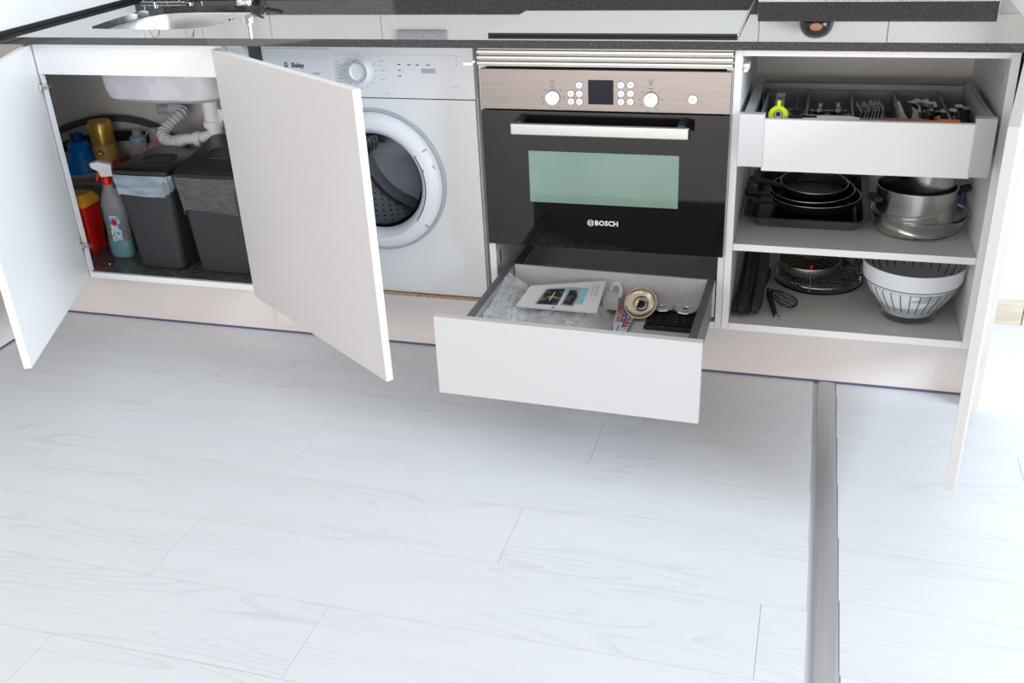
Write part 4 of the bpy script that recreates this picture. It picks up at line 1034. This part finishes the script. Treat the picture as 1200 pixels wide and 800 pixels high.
# hoses on the back wall
hs = thing('grey_drain_hose', (-1.5, .5, .45), 'thick grey drain hose arching along the back of the sink cabinet', 'hose')
B().tube([(-1.86, .503, .38), (-1.76, .503, .44), (-1.62, .503, .492), (-1.49, .503, .512), (-1.36, .503, .500), (-1.28, .502, .462), (-1.2, .502, .40), (-1.1, .503, .36)], .011, 12, smooth=3).build('hose_tube', HOSE, hs)
hs2 = thing('black_water_hose', (-1.5, .48, .43), 'broad black hose loop lying just below the grey hose', 'hose')
B().tube([(-1.86, .475, .352), (-1.72, .475, .40), (-1.55, .475, .446), (-1.40, .475, .462), (-1.30, .475, .446), (-1.22, .475, .39)], .017, 12, smooth=3).build('hose_tube', mat('black_rubber', (.015, .015, .016), .5), hs2)
hs3 = thing('pale_cable', (-1.3, .47, .47), 'thin pale cable looping in front of the hoses', 'cable')
B().tube([(-1.335, .445, .42), (-1.325, .445, .475), (-1.29, .445, .50), (-1.25, .445, .475), (-1.21, .445, .43)], .0035, 8, smooth=3).build('cable_run', mat('pale_cable_sheath', (.5, .5, .5), .5), hs3)
# drain pipes
dp = thing('drain_pipe', (-.96, .29, .5), 'white plastic sink drain with corrugated bend behind the bins', 'drain pipe')
ax, ay = -.962, .300
b = B().lathe([(.030, .662), (.030, .650), (.034, .648), (.034, .632), (.026, .630), (.026, .570), (.032, .568), (.032, .550), (.024, .548), (.024, .53), (0, .53)], (ax, ay, 0), 28); b.build('tail_piece', PIPE, dp)
B().tube([(ax, ay, .548), (ax - .01, ay, .525), (ax - .05, ay, .512), (ax - .115, ay, .506)], .0165, 14, smooth=2).build('elbow', PIPE, dp)
B().lathe([(.018, 0), (.023, .002), (.023, .022), (.018, .024)], (ax - .075, ay, .509), 24, axis='X').build('union_nut', PIPE, dp)
pts = [Vector(p) for p in ((-1.075, .300, .505), (-1.105, .302, .496), (-1.145, .31, .492), (-1.182, .335, .508), (-1.172, .37, .532), (-1.145, .42, .560), (-1.19, .465, .553), (-1.235, .49, .548))]
for _ in range(3):
    q = [pts[0]]
    for a, c in zip(pts, pts[1:]): q += [a * .75 + c * .25, a * .25 + c * .75]
    pts = q + [pts[-1]]
B().tube(pts, .0165, 14).build('flexible_bend', PIPE, dp)
acc = 0; last = pts[0]
for a, c in zip(pts, pts[1:]):
    acc += (c - a).length
    if acc > .011:
        acc = 0; d = (c - a).normalized(); Tm = Matrix.Translation(c) @ d.to_track_quat('Z', 'Y').to_matrix().to_4x4()
        b = B().lathe([(.0165, -.003), (.0200, -.0015), (.0200, .0015), (.0165, .003)], (0, 0, 0), 18, m=Tm); b.build('corrugation', PIPE, dp)
b = B().tube([(-1.225, .485, .5485), (-1.30, .512, .540)], .016, 14); b.build('wall_stub', PIPE, dp)
B().tube([(ax + .03, ay - .005, .572), (ax + .07, ay - .03, .60), (ax + .085, ay - .03, .655)], .012, 12, smooth=2).build('overflow_branch', PIPE, dp)
B().tube([(ax + .055, ay - .025, .585), (ax + .058, ay - .028, .615)], .020, 12).build('branch_nut', PIPE, dp)
B().tube([(-.895, .100, .742), (-.860, .098, .758), (-.79, .098, .77)], .006, 8, smooth=1).build('overflow_clip', PIPE, dp)
cr = thing('crumb', (-1.22, .035, FL), 'tiny white crumb on the dark cabinet floor in front of the spray bottle', 'crumb')
B().lathe([(0, 0), (.003, .0005), (.0028, .003), (0, .0036)], (-1.262, .060, FL + .0002), 8).build('grain', EDGE, cr)

# ================================================================== BOTTOM DRAWER CONTENTS
DB = .1905
fb = thing('film_bag', (.17, -.2, DB), 'crinkled clear plastic bag of papers filling the left of the open drawer', 'bag')
def grid(fn, nu, nv):
    b = B(); vs = [[b.b.verts.new(fn(i / nu, j / nv)) for j in range(nv + 1)] for i in range(nu + 1)]
    for i in range(nu):
        for j in range(nv): b.b.faces.new((vs[i][j], vs[i + 1][j], vs[i + 1][j + 1], vs[i][j + 1]))
    return b
from mathutils import noise as mn
def crink(u, v):
    x = .062 + .262 * u; y = -.425 + .40 * v
    e = min(u, 1 - u, v, 1 - v); h_ = min(1, e * 7)
    n_ = mn.noise(Vector((x * 28, y * 28, 1))) * .009 + mn.noise(Vector((x * 70, y * 70, 5))) * .005
    z = DB + .004 + h_ * (.030 + .016 * v) + abs(n_) * h_ * 1.6 + (.030 * max(0, 1 - u * 5) * v)
    return (x + mn.noise(Vector((y * 30, 2, 0))) * .006, y + mn.noise(Vector((x * 30, 7, 0))) * .006, z)
grid(crink, 70, 80).build('film_sheet', FILM, fb)
def crink2(u, v):
    x = .056 + .085 * u; y = -.40 + .36 * v
    z = DB + .035 + .060 * (1 - u) * (.45 + .55 * v) + abs(mn.noise(Vector((x * 60, y * 45, 9)))) * .014
    return (x + mn.noise(Vector((y * 40, z * 20, 3))) * .006, y, z)
grid(crink2, 26, 70).build('film_flap', FILM, fb)
pp = thing('paper_stack', (.18, -.28, DB), 'stack of printed leaflets inside the clear bag in the drawer', 'papers')
for i, (a, dx, dy) in enumerate(((.08, 0, 0), (-.05, .01, -.01), (.12, -.01, .006))):
    T = Matrix.Translation((.19 + dx, -.29 + dy, DB + .003 + i * .007)) @ Matrix.Rotation(a, 4, 'Z')
    sheet = B().box(-.105, .105, -.10, .08, 0, .005, .0006, m=T).build('leaflet', PAPER, pp)
    if i == 2:
        b = B()
        for k in range(9): b.box(-.085, -.085 + random.uniform(.05, .16), -.094 + k * .007, -.0925 + k * .007, .0052, .0056, 0, m=T)
        b.build('printed_lines', BPRINT, sheet)
        b = B(); b.box(-.10, -.092, -.09, .0, .0052, .0056, 0, m=T); b.box(.02, .06, -.045, -.040, .0052, .0056, 0, m=T); b.build('yellow_mark', YPAP, sheet)
        b = B(); b.box(-.103, -.088, -.085, -.04, .0058, .0062, 0, m=T); b.build('grey_patch', DRWG, sheet)
        b = B(); b.box(.085, .092, -.085, -.03, .0052, .0056, 0, m=T); b.build('red_mark', mat('pale_red_print', (.8, .35, .3), .6), sheet)
# booklet: fitted from four corners, tilted
bk = thing('instruction_booklet', (.2, -.1, .245), 'white oven instruction booklet with a dark appliance picture on top of the bag', 'booklet')
BKC = [Vector(p) for p in ((.112, -.169, .252), (.315, -.171, .252), (.311, -.027, .272), (.126, -.084, .268))]
def bkp(u, v, h=0): return (BKC[0].lerp(BKC[1], u)).lerp(BKC[3].lerp(BKC[2], u), v) + Vector((0, -.0015, .01)).normalized() * h
def bquad(name, m_, par, pts, h, th=.0004):
    b = B(); b.loft([[tuple(bkp(u, v, h - th)) for u, v in pts], [tuple(bkp(u, v, h)) for u, v in pts]]); return b.build(name, m_, par, smooth=False)
pg = bquad('pages', PAPER, bk, ((0, 0), (1, 0), (1, 1), (0, 1)), .006, .006)
bquad('cyan_band', CYAN, pg, ((.24, .72), (.30, .84), (.55, .84), (.74, .78), (.72, .6)), .0063)
bquad('cyan_band', CYAN, pg, ((.72, .2), (.80, .2), (.80, .78), (.74, .78)), .0063)
bquad('picture_panel', PHGREY, pg, ((.22, .10), (.50, .10), (.50, .78), (.24, .78)), .0066)
bquad('picture', PHOTO, pg, ((.24, .12), (.50, .12), (.50, .76), (.27, .76)), .0069)
bquad('picture_panel', PHGREY, pg, ((.54, .12), (.70, .10), (.73, .45), (.69, .78), (.54, .78)), .0066)
bquad('picture', PHOTO, pg, ((.56, .16), (.68, .14), (.70, .45), (.66, .70), (.57, .70)), .0069)
bquad('picture_detail', YPAP, pg, ((.365, .28), (.38, .28), (.395, .62), (.38, .62)), .0072)
bquad('picture_detail', YPAP, pg, ((.33, .40), (.44, .40), (.44, .425), (.33, .425)), .0072)
bquad('printed_dot', BPRINT, pg, ((.45, .0), (.48, .0), (.48, .04), (.45, .04)), .0066)
for k in range(4): bquad('cover_print', CYAN, pg, ((.90, .50 + k * .09), (.94, .50 + k * .09), (.94, .55 + k * .09), (.90, .55 + k * .09)), .0064)
bquad('cover_print', PHGREY, pg, ((.86, .50), (.867, .50), (.867, .85), (.86, .85)), .0064)
# white plastic part in the bag
wp = thing('white_plastic_part', (.33, -.02, DB), 'white plastic hook part poking out right of the booklet in the drawer', 'plastic part')
B().box(.305, .345, -.055, .0, .208, .238, .004, m=Matrix.Identity(4)).build('block', WPL, wp)
B().tube([(.318, -.01, .238), (.322, -.004, .258), (.340, -.006, .262), (.348, -.02, .250), (.346, -.035, .236)], .005, 8, smooth=2).build('hook', WPL, wp)
# label card
cdx = thing('warning_card', (.36, -.06, DB), 'white card with blue border and red lettering beside the funnel in the drawer', 'card')
LC = [Vector(p) for p in ((.347, -.160, .1915), (.385, -.158, .1915), (.397, .036, .2035), (.332, .038, .2035))]
def lp(u, v, h=0): return (LC[0].lerp(LC[1], u)).lerp(LC[3].lerp(LC[2], u), v) + Vector((0, 0, h))
def lquad(name, m_, par, u0, u1, v0, v1, h, th=.0003):
    pts = ((u0, v0), (u1, v0), (u1, v1), (u0, v1)); b = B()
    b.loft([[tuple(lp(u, v, h - th)) for u, v in pts], [tuple(lp(u, v, h)) for u, v in pts]]); return b.build(name, m_, par, smooth=False)
card = lquad('card_sheet', PAPER, cdx, 0, 1, 0, 1, .0012, .001)
for a in ((0, 1, 0, .05), (0, 1, .93, .98), (.93, 1, 0, .8), (0, .06, 0, .2), (.52, .60, .2, .95), (.30, .36, .03, .25)): lquad('blue_border', BPRINT, card, *a, .0016)
def card_text(s, u, v0, v1, size, m_):
    a, c = lp(u, v0, .0018), lp(u, v1, .0018); d = (c - a).normalized(); up = Vector((0, 0, 1)); sd = up.cross(d)
    T = Matrix((( d.x, sd.x, 0, (a.x + c.x) / 2), (d.y, sd.y, 0, (a.y + c.y) / 2), (d.z, sd.z, 1, (a.z + c.z) / 2), (0, 0, 0, 1)))
    text(s, size, T, m_, card, 'lettering', ext=.0001, offset=.0003)
card_text('WICHTIG', .26, .2, .9, .020, RPRINT)
card_text('GRAZ', .86, .6, .9, .014, RPRINT)
card_text('KEEP THIS CARD', .44, .1, .9, .009, BPRINT)
card_text('1 15 08 2015', .80, .06, .6, .013, DPRINT)
card_text('IMPORTANT', .66, .06, .6, .009, RPRINT)
# burner / strainer parts
fn_ = thing('steel_strainer_basket', (.40, -.035, DB), 'round brass toned sink strainer basket lying open side up in the drawer', 'strainer')
T = Matrix.Translation((.402, -.034, .222)) @ Matrix.Rotation(math.radians(48), 4, 'X') @ Matrix.Rotation(math.radians(-6), 4, 'Y')
lath([(.0095, -.018), (.011, -.006), (.020, -.002), (.021, .004), (.034, .006), (.0395, .011), (.0415, .011), (.0405, .008), (.034, .002), (.022, -.006), (.013, -.018)], T, 'basket_rim', NICKB, fn_, 48)
lath([(0, -.012), (.0095, -.012), (.0095, -.016), (0, -.016)], T, 'centre_hole', BLK, fn_, 24)
lath([(.010, -.004), (.0135, -.002), (.013, .002), (.010, .0), (.010, -.004)], T, 'inner_collar', CHROME, fn_, 30)
gt = thing('cast_grate', (.48, -.02, DB), 'black rectangular grid grate lying at the right of the open drawer', 'grate')
gx0, gx1, gy0, gy1, gz = .428, .543, -.105, .0, .203
b = B()
for i in range(6):
    x = gx0 + .004 + (gx1 - gx0 - .008) * i / 5; b.box(x - .0020, x + .0020, gy0 + .01, gy1, gz - .007, gz, .0008, 1)
for j in range(7):
    y = gy0 + .012 + (gy1 - gy0 - .014) * j / 6; b.box(gx0, gx1, y - .0015, y + .0015, gz - .006, gz - .0005, .0006, 1)
b.build('grid_bars', IRON, gt)
bx('grate_frame', IRON, gt, gx0 - .008, gx1, gy0 - .004, gy1 + .004, DB + .0003, DB + .004, .001)
b = B().box(gx0 - .008, gx1, gy0 - .006, gy0 + .0, DB + .0003, gz - .002, .002); b.build('front_lip', IRON, gt)
for i, (x, y, lab) in enumerate(((.452, .018 - .040, 'left silver ribbed disc lying on the back of the grate'), (.512, .016 - .040, 'right silver ribbed disc lying on the back of the grate'))):
    y = -.022 + .0
    t = thing('ribbed_disc', (x, y, gz), lab, 'disc')
    T = Matrix.Translation((x, y + .004, gz + .006)) @ Matrix.Rotation(math.radians(-4 + 6 * i), 4, 'X')
    lath([(0, .002), (.006, .002), (.008, .0045), (.014, .0030), (.018, .0045), (.022, .0025), (.026, .003), (.0275, .001), (.027, -.001), (0, -.002)], T, 'disc_plate', CHROME, t, 40)
    lath([(0, .0035), (.0055, .0035), (.0055, .001), (0, .001)], T, 'disc_centre', BLK if i else STEEL, t, 20)
